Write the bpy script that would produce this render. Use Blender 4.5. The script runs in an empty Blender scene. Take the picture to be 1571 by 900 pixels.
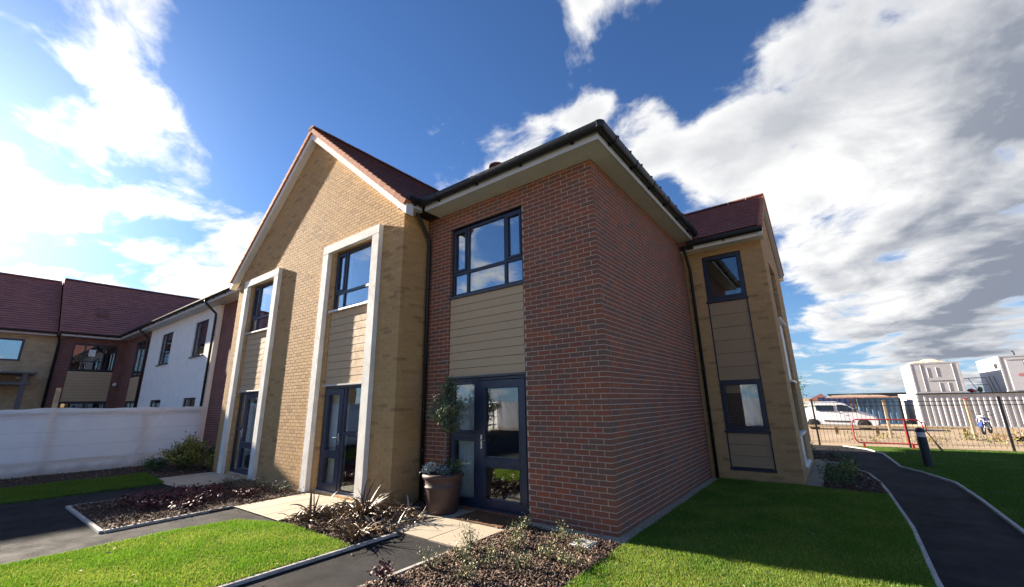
import bpy, bmesh, math, random
import numpy as np
from mathutils import Vector, Matrix

random.seed(7)
rng = np.random.default_rng(11)
C = bpy.context.scene.collection
scn = bpy.context.scene

# ------------------------------------------------------------------ camera
FPX, PW, PH = 635.65, 1571.0, 900.0
CAM = np.array([2.492, -5.452, 1.696])
def cam_axes(p, t, r):
    f = np.array([math.sin(p)*math.cos(t), math.cos(p)*math.cos(t), math.sin(t)])
    rt = np.array([math.cos(p), -math.sin(p), 0.0]); up = np.cross(rt, f)
    c, s = math.cos(r), math.sin(r)
    return c*rt+s*up, -s*rt+c*up, f
CR, CU, CF = cam_axes(-0.6450, 0.2579, -0.0188)
cam_d = bpy.data.cameras.new("camera")
cam_d.sensor_fit = 'HORIZONTAL'; cam_d.sensor_width = 36.0
cam_d.lens = FPX/PW*36.0
cam_d.clip_start = 0.05; cam_d.clip_end = 6000.0
cam = bpy.data.objects.new("camera", cam_d); C.objects.link(cam)
M = Matrix.Identity(4)
for i in range(3):
    M[i][0], M[i][1], M[i][2], M[i][3] = CR[i], CU[i], -CF[i], CAM[i]
cam.matrix_world = M
scn.camera = cam
def px_of(P):
    d = np.asarray(P, float)-CAM; z = d@CF
    if z < 0.2: return None
    return (PW/2+FPX*(d@CR)/z, PH/2-FPX*(d@CU)/z)

# ------------------------------------------------------------------ light
SUN = np.array([-1.0, -0.12, 0.35]); SUN = SUN/np.linalg.norm(SUN)
SUN_EL = math.asin(SUN[2]); SUN_AZ = math.atan2(SUN[0], SUN[1])     # azimuth from +Y, clockwise
sd = bpy.data.lights.new("sun", 'SUN'); sd.energy = 5.0; sd.angle = math.radians(0.5); sd.color = (1.0, 0.87, 0.70)
so = bpy.data.objects.new("sun", sd); C.objects.link(so)
so.rotation_euler = Vector((SUN[0], SUN[1], SUN[2])).to_track_quat('Z', 'Y').to_euler()
so.location = (-30, -5, 20)
scn.view_settings.view_transform = 'Standard'
scn.view_settings.look = 'None'
scn.view_settings.exposure = 2.0
scn.view_settings.gamma = 1.0
scn.cycles.max_bounces = 8
scn.cycles.transparent_max_bounces = 12
scn.cycles.use_denoising = True

# ------------------------------------------------------------------ node helper
class NT:
    def __init__(s, tree): s.t = tree; s.n = tree.nodes; s.l = tree.links; s.n.clear()
    def add(s, typ, **kw):
        n = s.n.new(typ)
        for k, v in kw.items():
            if k == 'inp':
                for kk, vv in v.items():
                    if isinstance(vv, bpy.types.NodeSocket): s.l.new(vv, n.inputs[kk])
                    else: n.inputs[kk].default_value = vv
            else: setattr(n, k, v)
        return n
    def math(s, op, a, b=0.0, clamp=False, c=None):
        n = s.n.new('ShaderNodeMath'); n.operation = op; n.use_clamp = clamp
        for i, v in enumerate((a, b) if c is None else (a, b, c)):
            if isinstance(v, bpy.types.NodeSocket): s.l.new(v, n.inputs[i])
            else: n.inputs[i].default_value = v
        return n.outputs[0]
    def vmath(s, op, a, b=(0, 0, 0), out=0, scale=None):
        n = s.n.new('ShaderNodeVectorMath'); n.operation = op
        for i, v in enumerate((a, b)):
            if isinstance(v, bpy.types.NodeSocket): s.l.new(v, n.inputs[i])
            else: n.inputs[i].default_value = v
        if scale is not None: n.inputs['Scale'].default_value = scale
        return n.outputs[out]
    def mix(s, fac, a, b, blend='MIX'):
        n = s.n.new('ShaderNodeMix'); n.data_type = 'RGBA'; n.blend_type = blend; n.clamp_factor = True
        for k, v in ((0, fac), (6, a), (7, b)):
            if isinstance(v, bpy.types.NodeSocket): s.l.new(v, n.inputs[k])
            else: n.inputs[k].default_value = v if k == 0 else (tuple(v)+(1.0,))[:4]
        return n.outputs[2]
    def maprange(s, v, a, b, c=0.0, d=1.0, smooth=True):
        n = s.n.new('ShaderNodeMapRange'); n.interpolation_type = 'SMOOTHSTEP' if smooth else 'LINEAR'; n.clamp = True
        s.l.new(v, n.inputs[0])
        for i, x in enumerate((a, b, c, d)): n.inputs[i+1].default_value = x
        return n.outputs[0]
    def noise(s, vec, scale, detail=4, rough=0.55, dist=0.0, out=0):
        n = s.n.new('ShaderNodeTexNoise')
        if vec is not None: s.l.new(vec, n.inputs['Vector'])
        n.inputs['Scale'].default_value = scale; n.inputs['Detail'].default_value = detail
        n.inputs['Roughness'].default_value = rough; n.inputs['Distortion'].default_value = dist
        return n.outputs[out]
    def ramp(s, fac, stops, interp='LINEAR'):
        n = s.n.new('ShaderNodeValToRGB'); n.color_ramp.interpolation = interp
        e = n.color_ramp.elements
        while len(e) < len(stops): e.new(0.5)
        for el, (p, c) in zip(e, stops): el.position = p; el.color = (c[0], c[1], c[2], 1)
        s.l.new(fac, n.inputs[0]); return n.outputs[0]

# ------------------------------------------------------------------ world: Nishita sky with procedural clouds
world = bpy.data.worlds.new("World"); scn.world = world; world.use_nodes = True
w = NT(world.node_tree)
SKY_STRENGTH = 0.06
tc = w.add('ShaderNodeTexCoord')
d = w.vmath('NORMALIZE', tc.outputs['Generated'])
sky = w.add('ShaderNodeTexSky', sky_type='NISHITA', sun_disc=False, sun_elevation=SUN_EL, sun_rotation=SUN_AZ,
            altitude=50.0, air_density=1.0, dust_density=0.25, ozone_density=1.6)
sep = w.add('ShaderNodeSeparateXYZ', inp={0: d})
dz = w.math('MAXIMUM', sep.outputs[2], 0.0)
den = w.math('ADD', dz, 0.22)
pcomb = w.add('ShaderNodeCombineXYZ', inp={0: w.math('DIVIDE', sep.outputs[0], den), 1: w.math('DIVIDE', sep.outputs[1], den), 2: 0.37})
pv = pcomb.outputs[0]
warp = w.noise(pv, 1.3, 3, 0.5, out=1)
pw = w.vmath('ADD', pv, w.vmath('SCALE', w.vmath('SUBTRACT', warp, (0.5, 0.5, 0.5)), scale=0.45))
nz = w.noise(pw, 3.1, 10, 0.58)
n1 = w.math('ADD', 0.5, w.math('MULTIPLY', w.math('SUBTRACT', nz, 0.5), 1.45))
nbig = w.noise(pv, 1.5, 3, 0.5)
n_sun = w.noise(w.vmath('ADD', pw, (-0.075, -0.012, 0.03)), 3.1, 8, 0.55)
# where the cloud banks of this sky lie: (direction, angular radius in degrees, weight)
BROKEN = [((-0.847,-0.022,0.531),11,.14),((-0.829,0.041,0.558),8,.10),((-0.905,0.017,0.424),13,.14),((-0.868,0.091,0.488),9,.10),
 ((-0.883,0.176,0.436),8,.10),((-0.947,0.07,0.313),15,.14),((-0.913,0.218,0.343),10,.12),((-0.972,0.038,0.23),14,.14),
 ((-0.868,0.295,0.40),6,.10),((-0.929,0.268,0.255),10,.14)]
BANKS = [((-0.560,0.618,0.551),8,.52),((-0.600,0.603,0.525),8,.50),((-0.50,0.67,0.55),5,.24),
 ((-0.30,0.60,0.742),4,.14),((-0.196,0.643,0.741),6,.24),((-0.358,0.688,0.632),5,.26),((-0.283,0.779,0.56),6,.22),
 ((-0.154,0.84,0.52),7,.22),((0.051,0.877,0.479),11,.22),((0.192,0.815,0.546),15,.24),((0.231,0.886,0.402),16,.26),
 ((0.107,0.927,0.36),11,.16),((0.288,0.841,0.458),13,.18),((0.086,0.967,0.239),11,.13),((0.214,0.959,0.186),14,.15)]
CLEAR = [((-0.642,0.442,0.627),17,-.34),((-0.71,0.268,0.651),11,-.20),((-0.456,0.562,0.69),9,-.20),((-0.038,0.767,0.641),8,-.30),
 ((-0.21,0.69,0.69),6,-.26),((-0.044,0.997,0.061),5,-.10),((-0.07,0.97,0.233),5,-.16)]
def bank(lst):
    tot = None
    for v, rad, wt in lst:
        v = np.array(v); v = v/np.linalg.norm(v)
        dot = w.vmath('DOT_PRODUCT', d, tuple(v), out=1)
        b = w.maprange(dot, math.cos(math.radians(rad*1.35)), math.cos(math.radians(rad*0.25)), 0.0, wt)
        tot = b if tot is None else w.math('ADD', tot, b)
    return tot
bias = w.math('ADD', w.math('ADD', w.math('MINIMUM', bank(BROKEN), 0.17), w.math('MINIMUM', bank(BANKS), 0.40)), bank(CLEAR))
low = w.maprange(sep.outputs[2], 0.02, 0.30, 0.10, 0.0)
dens = w.math('ADD', w.math('ADD', n1, bias), low)
cover = w.math('MULTIPLY', w.maprange(dens, 0.555, 0.78), w.maprange(sep.outputs[2], -0.005, 0.02))
thick = w.maprange(dens, 0.66, 0.98)
sdot = w.vmath('DOT_PRODUCT', d, tuple(SUN), out=1)
glow = w.math('POWER', w.math('MAXIMUM', sdot, 0.0), 26.0)
away = w.maprange(sdot, -0.30, 0.25, 1.0, 0.45)
away2 = w.maprange(sdot, -0.34, 0.04, 0.50, 0.0)
lit = w.math('MULTIPLY', w.math('SUBTRACT', n_sun, nz), 3.0)       # >0 on the side turned from the sun
big = w.maprange(nbig, 0.38, 0.62, 0.0, 0.85)
shade = w.math('MULTIPLY', w.math('ADD', w.math('ADD', w.math('MULTIPLY', thick, big), lit), away2, clamp=True), away)
shade = w.math('MULTIPLY', shade, w.maprange(dens, 0.60, 0.78))
ccol = w.mix(shade, (4.4, 4.4, 4.4), (1.2, 1.36, 1.7))
gl = w.math('ADD', 0.97, w.math('MULTIPLY', glow, 1.3))
ccol = w.mix(1.0, ccol, w.add('ShaderNodeCombineXYZ', inp={0: gl, 1: gl, 2: gl}).outputs[0], 'MULTIPLY')
skyc = w.mix(1.0, sky.outputs[0], (0.32, 0.48, 0.72), 'MULTIPLY')
skyc = w.mix(w.maprange(sep.outputs[2], -0.02, 0.30, 0.70, 0.0), skyc, (1.35, 2.4, 3.7))
skyc = w.mix(1.0, skyc, w.add('ShaderNodeCombineXYZ', inp={0: w.math('MULTIPLY', glow, 1.6), 1: w.math('MULTIPLY', glow, 1.7), 2: w.math('MULTIPLY', glow, 1.8)}).outputs[0], 'ADD')
col = w.mix(cover, skyc, ccol)
bg = w.add('ShaderNodeBackground', inp={'Color': col, 'Strength': SKY_STRENGTH})
wo = w.add('ShaderNodeOutputWorld', inp={'Surface': bg.outputs[0]})

# ------------------------------------------------------------------ materials
def mat(name, col, rough=0.7, var=0.12, scale=6.0, bump=0.0, bscale=60.0, metal=0.0, spec=0.5, tint=None, col2=None, coords='Object', coat=0.0, dirt=0.0, speck=0.0):
    m = bpy.data.materials.new(name); m.use_nodes = True
    t = NT(m.node_tree)
    geo = t.add('ShaderNodeNewGeometry'); P = geo.outputs['Position']
    n = t.noise(P, scale, 5, 0.6)
    c2 = col2 if col2 is not None else tuple(min(1, c*(1-var*2.2)) for c in col)
    c1 = tuple(min(1, c*(1+var)) for c in col)
    c = t.mix(t.maprange(n, 0.3, 0.7), c1, c2)
    if tint:
        at = t.add('ShaderNodeAttribute', attribute_name='tint', attribute_type='GEOMETRY')
        oi = t.add('ShaderNodeObjectInfo')
        f = t.math('FRACT', t.math('ADD', at.outputs['Fac'], oi.outputs['Random']))
        tc_ = t.ramp(f, tint)
        c = t.mix(0.85, c, tc_)
        fine = t.noise(P, bscale, 4, 0.6)
        c = t.mix(1.0, c, t.ramp(fine, [(0.25, (0.72,)*3), (0.75, (1.2,)*3)]), 'MULTIPLY')
    if speck > 0:
        sp = t.noise(P, 95, 3, 0.7)
        c = t.mix(1.0, c, t.ramp(sp, [(0.32, (1-speck,)*3), (0.5, (1.0,)*3), (0.66, (1+speck*1.6,)*3)]), 'MULTIPLY')
    if dirt > 0:
        dn = t.noise(P, 0.9, 6, 0.65)
        c = t.mix(t.math('MULTIPLY', t.maprange(dn, 0.45, 0.72), dirt), c, tuple(x*0.55 for x in col))
    b = t.add('ShaderNodeBsdfPrincipled', inp={'Base Color': c, 'Metallic': metal, 'Specular IOR Level': spec, 'Coat Weight': coat})
    rn = t.noise(P, scale*3, 3, 0.6)
    t.l.new(t.maprange(rn, 0.3, 0.7, max(0.02, rough-0.08), min(1, rough+0.08)), b.inputs['Roughness'])
    if bump > 0:
        bn = t.noise(P, bscale, 5, 0.65)
        bp = t.add('ShaderNodeBump', inp={'Strength': bump, 'Distance': 0.01, 'Height': bn})
        t.l.new(bp.outputs[0], b.inputs['Normal'])
    t.add('ShaderNodeOutputMaterial', inp={'Surface': b.outputs[0]})
    return m

def brick_pattern(name, cols, mortar, scale=1.0):
    """bricks too far away to tell apart"""
    m = bpy.data.materials.new(name); m.use_nodes = True
    t = NT(m.node_tree)
    geo = t.add('ShaderNodeNewGeometry'); s = t.add('ShaderNodeSeparateXYZ', inp={0: geo.outputs['Position']})
    vec = t.add('ShaderNodeCombineXYZ', inp={0: t.math('ADD', s.outputs[0], s.outputs[1]), 1: s.outputs[2], 2: 0.0})
    br = t.add('ShaderNodeTexBrick', inp={'Vector': vec.outputs[0], 'Color1': cols[0]+(1,), 'Color2': cols[1]+(1,), 'Mortar': mortar+(1,),
               'Scale': 1.0, 'Mortar Size': 0.006, 'Brick Width': 0.225, 'Row Height': 0.075, 'Mortar Smooth': 0.1, 'Bias': -0.1})
    n = t.noise(geo.outputs['Position'], 2.5, 5, 0.6)
    c = t.mix(1.0, br.outputs[0], t.ramp(n, [(0.3, (0.8,)*3), (0.7, (1.15,)*3)]), 'MULTIPLY')
    b = t.add('ShaderNodeBsdfPrincipled', inp={'Base Color': c, 'Roughness': 0.85})
    bp = t.add('ShaderNodeBump', inp={'Strength': 0.5, 'Distance': 0.006, 'Height': t.math('SUBTRACT', 1.0, br.outputs['Fac'])})
    t.l.new(bp.outputs[0], b.inputs['Normal'])
    t.add('ShaderNodeOutputMaterial', inp={'Surface': b.outputs[0]})
    return m

def glass_mat(name, base=0.10, k=1.6, tintc=(0.86, 0.9, 0.9)):
    m = bpy.data.materials.new(name); m.use_nodes = True
    t = NT(m.node_tree)
    gb = t.add('ShaderNodeNewGeometry')
    fr = t.add('ShaderNodeFresnel', inp={'IOR': t.math('ADD', 1.5, t.math('MULTIPLY', gb.outputs['Backfacing'], 1/1.5-1.5))})
    fac = t.math('ADD', t.math('MULTIPLY', fr.outputs[0], k), base, clamp=True)
    tr = t.add('ShaderNodeBsdfTransparent', inp={'Color': tintc+(1,)})
    geo = t.add('ShaderNodeNewGeometry')
    bp = t.add('ShaderNodeBump', inp={'Strength': 0.03, 'Distance': 0.05, 'Height': t.noise(geo.outputs['Position'], 1.7, 1, 0.4)})
    gl = t.add('ShaderNodeBsdfGlossy', inp={'Color': (0.95, 0.97, 1.0, 1), 'Roughness': 0.01, 'Normal': bp.outputs[0]})
    mx = t.add('ShaderNodeMixShader', inp={0: fac, 1: tr.outputs[0], 2: gl.outputs[0]})
    t.add('ShaderNodeOutputMaterial', inp={'Surface': mx.outputs[0]})
    return m

RED_T = [(0.0, (0.335, 0.098, 0.048)), (0.25, (0.27, 0.092, 0.052)), (0.45, (0.235, 0.098, 0.062)), (0.62, (0.185, 0.102, 0.076)),
         (0.74, (0.28, 0.108, 0.06)), (0.88, (0.38, 0.108, 0.046)), (1.0, (0.25, 0.088, 0.053))]
CRM_T = [(0.0, (0.56, 0.34, 0.145)), (0.55, (0.48, 0.285, 0.117)), (0.82, (0.52, 0.315, 0.135)), (0.90, (0.38, 0.22, 0.092)), (0.94, (0.32, 0.185, 0.08)), (1.0, (0.53, 0.325, 0.14))]
CRM_W = [(0.0, (0.60, 0.355, 0.165)), (0.55, (0.52, 0.305, 0.137)), (0.82, (0.56, 0.335, 0.155)), (0.88, (0.42, 0.24, 0.11)), (0.93, (0.36, 0.205, 0.095)), (1.0, (0.57, 0.345, 0.16))]
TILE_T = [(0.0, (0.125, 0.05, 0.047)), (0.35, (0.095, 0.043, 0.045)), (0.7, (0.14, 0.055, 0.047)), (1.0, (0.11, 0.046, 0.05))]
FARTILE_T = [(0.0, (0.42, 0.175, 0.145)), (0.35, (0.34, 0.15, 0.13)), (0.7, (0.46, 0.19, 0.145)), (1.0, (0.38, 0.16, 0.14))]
m_red = mat('red_brick', (0.16, 0.06, 0.05), 0.85, 0.2, 14, 0.5, 130, tint=RED_T, dirt=0.28)
m_cream = mat('cream_brick', (0.45, 0.31, 0.15), 0.88, 0.12, 14, 0.5, 110, tint=CRM_T, dirt=0.10)
m_creamw = mat('cream_brick_wing', (0.4, 0.28, 0.14), 0.88, 0.12, 14, 0.5, 110, tint=CRM_W, dirt=0.06)
m_mort_r = mat('grey_mortar', (0.56, 0.45, 0.365), 0.95, 0.1, 20, 0.4, 200)
m_mort_c = mat('cream_mortar', (0.53, 0.34, 0.165), 0.95, 0.1, 20, 0.4, 200)
m_farred = brick_pattern('far_red_brick', ((0.20, 0.062, 0.046), (0.14, 0.054, 0.048)), (0.28, 0.21, 0.17))
m_farcream = brick_pattern('far_cream_brick', ((0.50, 0.36, 0.215), (0.43, 0.30, 0.175)), (0.46, 0.34, 0.21))
m_render = mat('white_render', (0.87, 0.85, 0.82), 0.9, 0.03, 3, 0.15, 220, dirt=0.06)
m_stone = mat('pale_stone', (0.78, 0.76, 0.71), 0.85, 0.06, 3, 0.4, 120, dirt=0.22, speck=0.08)
m_white = mat('white_upvc', (0.78, 0.77, 0.74), 0.4, 0.02, 4)
m_soffit = mat('soffit_board', (0.58, 0.59, 0.61), 0.6, 0.03, 4)
m_black = mat('black_gutter', (0.014, 0.015, 0.018), 0.42, 0.1, 5, spec=0.4)
m_navy = mat('navy_frame', (0.022, 0.028, 0.055), 0.38, 0.1, 5)
m_navyd = mat('navy_door', (0.018, 0.026, 0.06), 0.36, 0.1, 5)
m_sill = mat('grey_sill', (0.05, 0.055, 0.075), 0.35, 0.08, 5)
m_alu = mat('pale_alu_sill', (0.55, 0.55, 0.55), 0.35, 0.05, 5, metal=0.3)
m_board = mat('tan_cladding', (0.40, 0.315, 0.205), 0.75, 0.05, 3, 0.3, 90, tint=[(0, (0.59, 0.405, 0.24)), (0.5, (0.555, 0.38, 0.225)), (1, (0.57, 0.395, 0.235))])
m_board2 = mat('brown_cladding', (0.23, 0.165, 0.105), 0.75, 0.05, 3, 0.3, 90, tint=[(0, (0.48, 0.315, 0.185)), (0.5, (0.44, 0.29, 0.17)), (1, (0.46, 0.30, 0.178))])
m_chrome = mat('satin_steel', (0.72, 0.73, 0.75), 0.25, 0.03, 5, metal=1.0)
m_glass = glass_mat('window_glass', 0.20, 1.6)
m_glassd = glass_mat('door_glass', 0.07, 1.3)
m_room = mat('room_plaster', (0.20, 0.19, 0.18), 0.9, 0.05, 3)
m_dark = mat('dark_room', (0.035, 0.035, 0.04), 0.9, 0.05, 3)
m_curtain = mat('white_curtain', (0.86, 0.87, 0.87), 0.9, 0.04, 6)
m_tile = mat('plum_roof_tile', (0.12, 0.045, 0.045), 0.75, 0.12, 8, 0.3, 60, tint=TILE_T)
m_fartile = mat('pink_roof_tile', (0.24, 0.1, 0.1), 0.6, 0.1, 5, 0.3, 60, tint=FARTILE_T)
m_wingtile = mat('wing_roof_tile', (0.2, 0.08, 0.085), 0.55, 0.1, 5, 0.3, 60, tint=[(0.0, (0.32, 0.125, 0.11)), (0.5, (0.26, 0.105, 0.10)), (1.0, (0.35, 0.13, 0.11))])
m_verge = mat('orange_verge_tile', (0.50, 0.19, 0.10), 0.8, 0.1, 8, 0.3, 60, tint=[(0, (0.52, 0.20, 0.11)), (0.5, (0.44, 0.16, 0.085)), (1, (0.55, 0.23, 0.13))])
m_ridge = mat('ridge_tile', (0.22, 0.085, 0.07), 0.8, 0.15, 8, 0.3, 60)
m_asphalt = mat('asphalt', (0.028, 0.028, 0.031), 0.92, 0.22, 1.1, 0.9, 170, dirt=0.35, speck=0.5, spec=0.15)
m_slab = mat('buff_paving', (0.52, 0.45, 0.34), 0.85, 0.06, 7, 0.35, 150, tint=[(0, (0.49, 0.42, 0.315)), (0.5, (0.43, 0.365, 0.27)), (1, (0.46, 0.395, 0.295))], dirt=0.22, speck=0.12)
m_edge = mat('pale_edging', (0.46, 0.44, 0.41), 0.85, 0.12, 9, 0.4, 90, dirt=0.25)
m_soil = mat('dark_soil', (0.045, 0.032, 0.024), 0.95, 0.25, 12, 0.9, 60)
m_turf = mat('turf', (0.05, 0.105, 0.012), 0.95, 0.25, 9, 0.8, 120)
m_grass = mat('grass_blade', (0.10, 0.20, 0.02), 0.6, 0.2, 1.4, tint=[(0, (0.08, 0.19, 0.014)), (0.4, (0.15, 0.30, 0.022)), (0.76, (0.26, 0.39, 0.04)), (0.94, (0.42, 0.40, 0.10)), (1, (0.11, 0.23, 0.016))])
m_grass_shade = mat('grass_blade_shaded', (0.05, 0.12, 0.012), 0.7, 0.2, 1.1, tint=[(0, (0.07, 0.17, 0.012)), (0.4, (0.11, 0.225, 0.017)), (0.78, (0.17, 0.28, 0.024)), (0.93, (0.26, 0.27, 0.06)), (1, (0.08, 0.18, 0.013))])  # same grass as m_grass, with the lawns' shade put into a darker colour
m_sand = mat('site_ground', (0.36, 0.27, 0.17), 0.95, 0.2, 0.7, 0.6, 20, col2=(0.27, 0.19, 0.12))
m_chip = mat('bark_chip', (0.16, 0.1, 0.065), 0.9, 0.2, 20, tint=[(0, (0.04, 0.024, 0.018)), (0.5, (0.095, 0.056, 0.038)), (0.8, (0.17, 0.105, 0.07)), (0.93, (0.28, 0.19, 0.13)), (1, (0.50, 0.40, 0.32))])
m_pebble = mat('gravel_stone', (0.3, 0.27, 0.22), 0.9, 0.2, 20, tint=[(0, (0.28, 0.235, 0.17)), (0.5, (0.44, 0.375, 0.27)), (1, (0.58, 0.50, 0.38))])

def translucent(m, amt):
    t = m.node_tree; out = [n for n in t.nodes if n.type == 'OUTPUT_MATERIAL'][0]; b = [n for n in t.nodes if n.type == 'BSDF_PRINCIPLED'][0]
    tr = t.nodes.new('ShaderNodeBsdfTranslucent'); mx = t.nodes.new('ShaderNodeMixShader'); mx.inputs[0].default_value = amt
    t.links.new(b.inputs['Base Color'].links[0].from_socket, tr.inputs['Color'])
    t.links.new(b.outputs[0], mx.inputs[1]); t.links.new(tr.outputs[0], mx.inputs[2]); t.links.new(mx.outputs[0], out.inputs['Surface'])
translucent(m_grass, 0.5); translucent(m_grass_shade, 0.4)

# ------------------------------------------------------------------ mesh helpers
class MB:
    def __init__(s): s.v = []; s.f = []; s.tint = []; s.t = 0.0; s.mi = []; s.m = 0
    def _add(s, vs, fs):
        o = len(s.v); s.v += [tuple(map(float, p)) for p in vs]; s.tint += [s.t]*len(vs)
        s.f += [tuple(i+o for i in q) for q in fs]; s.mi += [s.m]*len(fs)
        return s
    def box(s, x0, x1, y0, y1, z0, z1):
        return s._add([(x0,y0,z0),(x1,y0,z0),(x1,y1,z0),(x0,y1,z0),(x0,y0,z1),(x1,y0,z1),(x1,y1,z1),(x0,y1,z1)],
               [(0,3,2,1),(4,5,6,7),(0,1,5,4),(1,2,6,5),(2,3,7,6),(3,0,4,7)])
    def hexa(s, p8):
        return s._add(p8, [(0,3,2,1),(4,5,6,7),(0,1,5,4),(1,2,6,5),(2,3,7,6),(3,0,4,7)])
    def prism(s, poly3, off):
        n = len(poly3); off = np.array(off, float)
        a = [np.array(p, float) for p in poly3]; b = [p+off for p in a]
        fs = [tuple(range(n-1, -1, -1)), tuple(range(n, 2*n))]+[(i, (i+1) % n, n+(i+1) % n, n+i) for i in range(n)]
        return s._add(a+b, fs)
    def tube(s, pts, r, n=8, cap=True, closed=False):
        pts = [np.array(p, float) for p in pts]; k = len(pts)
        rs = r if isinstance(r, (list, tuple)) else [r]*k
        vs = []; prev = None
        for i, p in enumerate(pts):
            if closed: t = pts[(i+1) % k]-pts[i-1]
            else: t = pts[min(i+1, k-1)]-pts[max(i-1, 0)]
            t = t/(np.linalg.norm(t)+1e-9)
            if prev is None:
                a = np.array([0, 0, 1.0]) if abs(t[2]) < 0.9 else np.array([1.0, 0, 0])
            else: a = prev
            x = a-t*(a@t); x /= np.linalg.norm(x)+1e-9; y = np.cross(t, x); prev = x
            vs += [p+rs[i]*(x*math.cos(2*math.pi*j/n)+y*math.sin(2*math.pi*j/n)) for j in range(n)]
        fs = []
        for i in range(k if closed else k-1):
            for j in range(n):
                a, b = i*n+j, i*n+(j+1) % n; c, e = ((i+1) % k)*n+(j+1) % n, ((i+1) % k)*n+j
                fs.append((a, b, c, e))
        if cap and not closed:
            fs.append(tuple(range(n-1, -1, -1))); fs.append(tuple(range((k-1)*n, k*n)))
        return s._add(vs, fs)
    def lathe(s, prof, c, n=32, axis=2):
        vs = []; k = len(prof)
        for r, h in prof:
            for j in range(n):
                a = 2*math.pi*j/n; p = [r*math.cos(a), r*math.sin(a), h]
                if axis == 0: p = [p[2], p[0], p[1]]
                if axis == 1: p = [p[0], p[2], p[1]]
                vs.append((p[0]+c[0], p[1]+c[1], p[2]+c[2]))
        fs = [(i*n+j, i*n+(j+1) % n, (i+1)*n+(j+1) % n, (i+1)*n+j) for i in range(k-1) for j in range(n)]
        fs.append(tuple(range(n-1, -1, -1))); fs.append(tuple(range((k-1)*n, k*n)))
        return s._add(vs, fs)
    def mesh(s, name, smooth=False):
        me = bpy.data.meshes.new(name); me.from_pydata(s.v, [], s.f)
        if any(t for t in s.tint):
            a = me.attributes.new('tint', 'FLOAT', 'POINT'); a.data.foreach_set('value', s.tint)
        if any(s.mi): me.polygons.foreach_set('material_index', s.mi)
        me.update()
        bm = bmesh.new(); bm.from_mesh(me); bmesh.ops.recalc_face_normals(bm, faces=bm.faces); bm.to_mesh(me); bm.free()
        if smooth:
            me.polygons.foreach_set('use_smooth', [True]*len(me.polygons))
        return me
    def build(s, name, material, parent=None, bevel=0.0, smooth=False, local=False, seg=1, **props):
        me = s.mesh(name, smooth)
        return link(name, me, material, parent, bevel, local, seg, smooth, **props)

def link(name, me, material, parent=None, bevel=0.0, local=False, seg=1, smooth=False, **props):
    for mm in (material if isinstance(material, (list, tuple)) else [material]):
        if mm.name not in me.materials: me.materials.append(mm)
    o = bpy.data.objects.new(name, me); C.objects.link(o)
    if parent is not None:
        o.parent = parent
        if not local:
            r = root_loc(parent)
            o.matrix_parent_inverse = Matrix.Translation(-Vector(r))
    if bevel > 0:
        b = o.modifiers.new('bevel', 'BEVEL'); b.width = bevel; b.segments = seg; b.limit_method = 'ANGLE'; b.angle_limit = math.radians(40)
        b.harden_normals = False
    if smooth:
        for p in me.polygons: p.use_smooth = True
    for k, v in props.items(): o[k] = v
    return o
ROOTLOC = {}
def root_loc(p):
    return ROOTLOC.get(p.name, (0, 0, 0)) if p.parent is None else (0, 0, 0)
def thing(name, label, cat, loc=(0, 0, 0), group=None, rotz=0.0):
    o = bpy.data.objects.new(name, None); C.objects.link(o); o.location = loc; o.rotation_euler = (0, 0, rotz)
    o.empty_display_size = 0.2
    o['label'] = label; o['category'] = cat
    if group: o['group'] = group
    ROOTLOC[o.name] = loc
    return o
def tag(o, label, cat, group=None):
    o['label'] = label; o['category'] = cat
    if group: o['group'] = group
    return o

def np_mesh(name, V, F, material, parent=None, tint=None, smooth=False, **props):
    V = np.asarray(V, np.float32); F = np.asarray(F, np.int32)
    me = bpy.data.meshes.new(name); nf, k = F.shape
    me.vertices.add(len(V)); me.vertices.foreach_set('co', V.ravel())
    me.loops.add(nf*k); me.loops.foreach_set('vertex_index', F.ravel())
    me.polygons.add(nf); me.polygons.foreach_set('loop_start', np.arange(0, nf*k, k, dtype=np.int32))
    if tint is not None:
        a = me.attributes.new('tint', 'FLOAT', 'POINT'); a.data.foreach_set('value', np.asarray(tint, np.float32))
    me.update(calc_edges=True); me.validate()
    return link(name, me, material, parent, **props)

# ------------------------------------------------------------------ walls made of bricks
class Plane:
    """u along the wall, v up, w outwards"""
    def __init__(s, origin, U, N): s.o = np.array(origin, float); s.U = np.array(U, float); s.N = np.array(N, float)
    def P(s, u, v, w=0.0): return s.o+s.U*u+np.array([0, 0, 1.0])*v+s.N*w
    def box(s, mb, u0, u1, v0, v1, w0, w1):
        p = [s.P(u0,v0,w0), s.P(u1,v0,w0), s.P(u1,v0,w1), s.P(u0,v0,w1), s.P(u0,v1,w0), s.P(u1,v1,w0), s.P(u1,v1,w1), s.P(u0,v1,w1)]
        mb.hexa(p); return mb

def rect_minus(rs, op):
    out = []
    a0, a1, b0, b1 = op
    for (u0, u1, v0, v1) in rs:
        if a0 >= u1-1e-6 or a1 <= u0+1e-6 or b0 >= v1-1e-6 or b1 <= v0+1e-6: out.append((u0, u1, v0, v1)); continue
        if a0 > u0: out.append((u0, a0, v0, v1))
        if a1 < u1: out.append((a1, u1, v0, v1))
        m0, m1 = max(u0, a0), min(u1, a1)
        if b0 > v0: out.append((m0, m1, v0, b0))
        if b1 < v1: out.append((m0, m1, b1, v1))
    return out

def clip_poly(poly, a, b, c):
    """keep a*u+b*v<=c"""
    out = []
    for i in range(len(poly)):
        p, q = poly[i], poly[(i+1) % len(poly)]
        dp, dq = a*p[0]+b*p[1]-c, a*q[0]+b*q[1]-c
        if dp <= 0: out.append(p)
        if dp*dq < 0:
            t = dp/(dp-dq); out.append((p[0]+t*(q[0]-p[0]), p[1]+t*(q[1]-p[1])))
    return out

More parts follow.
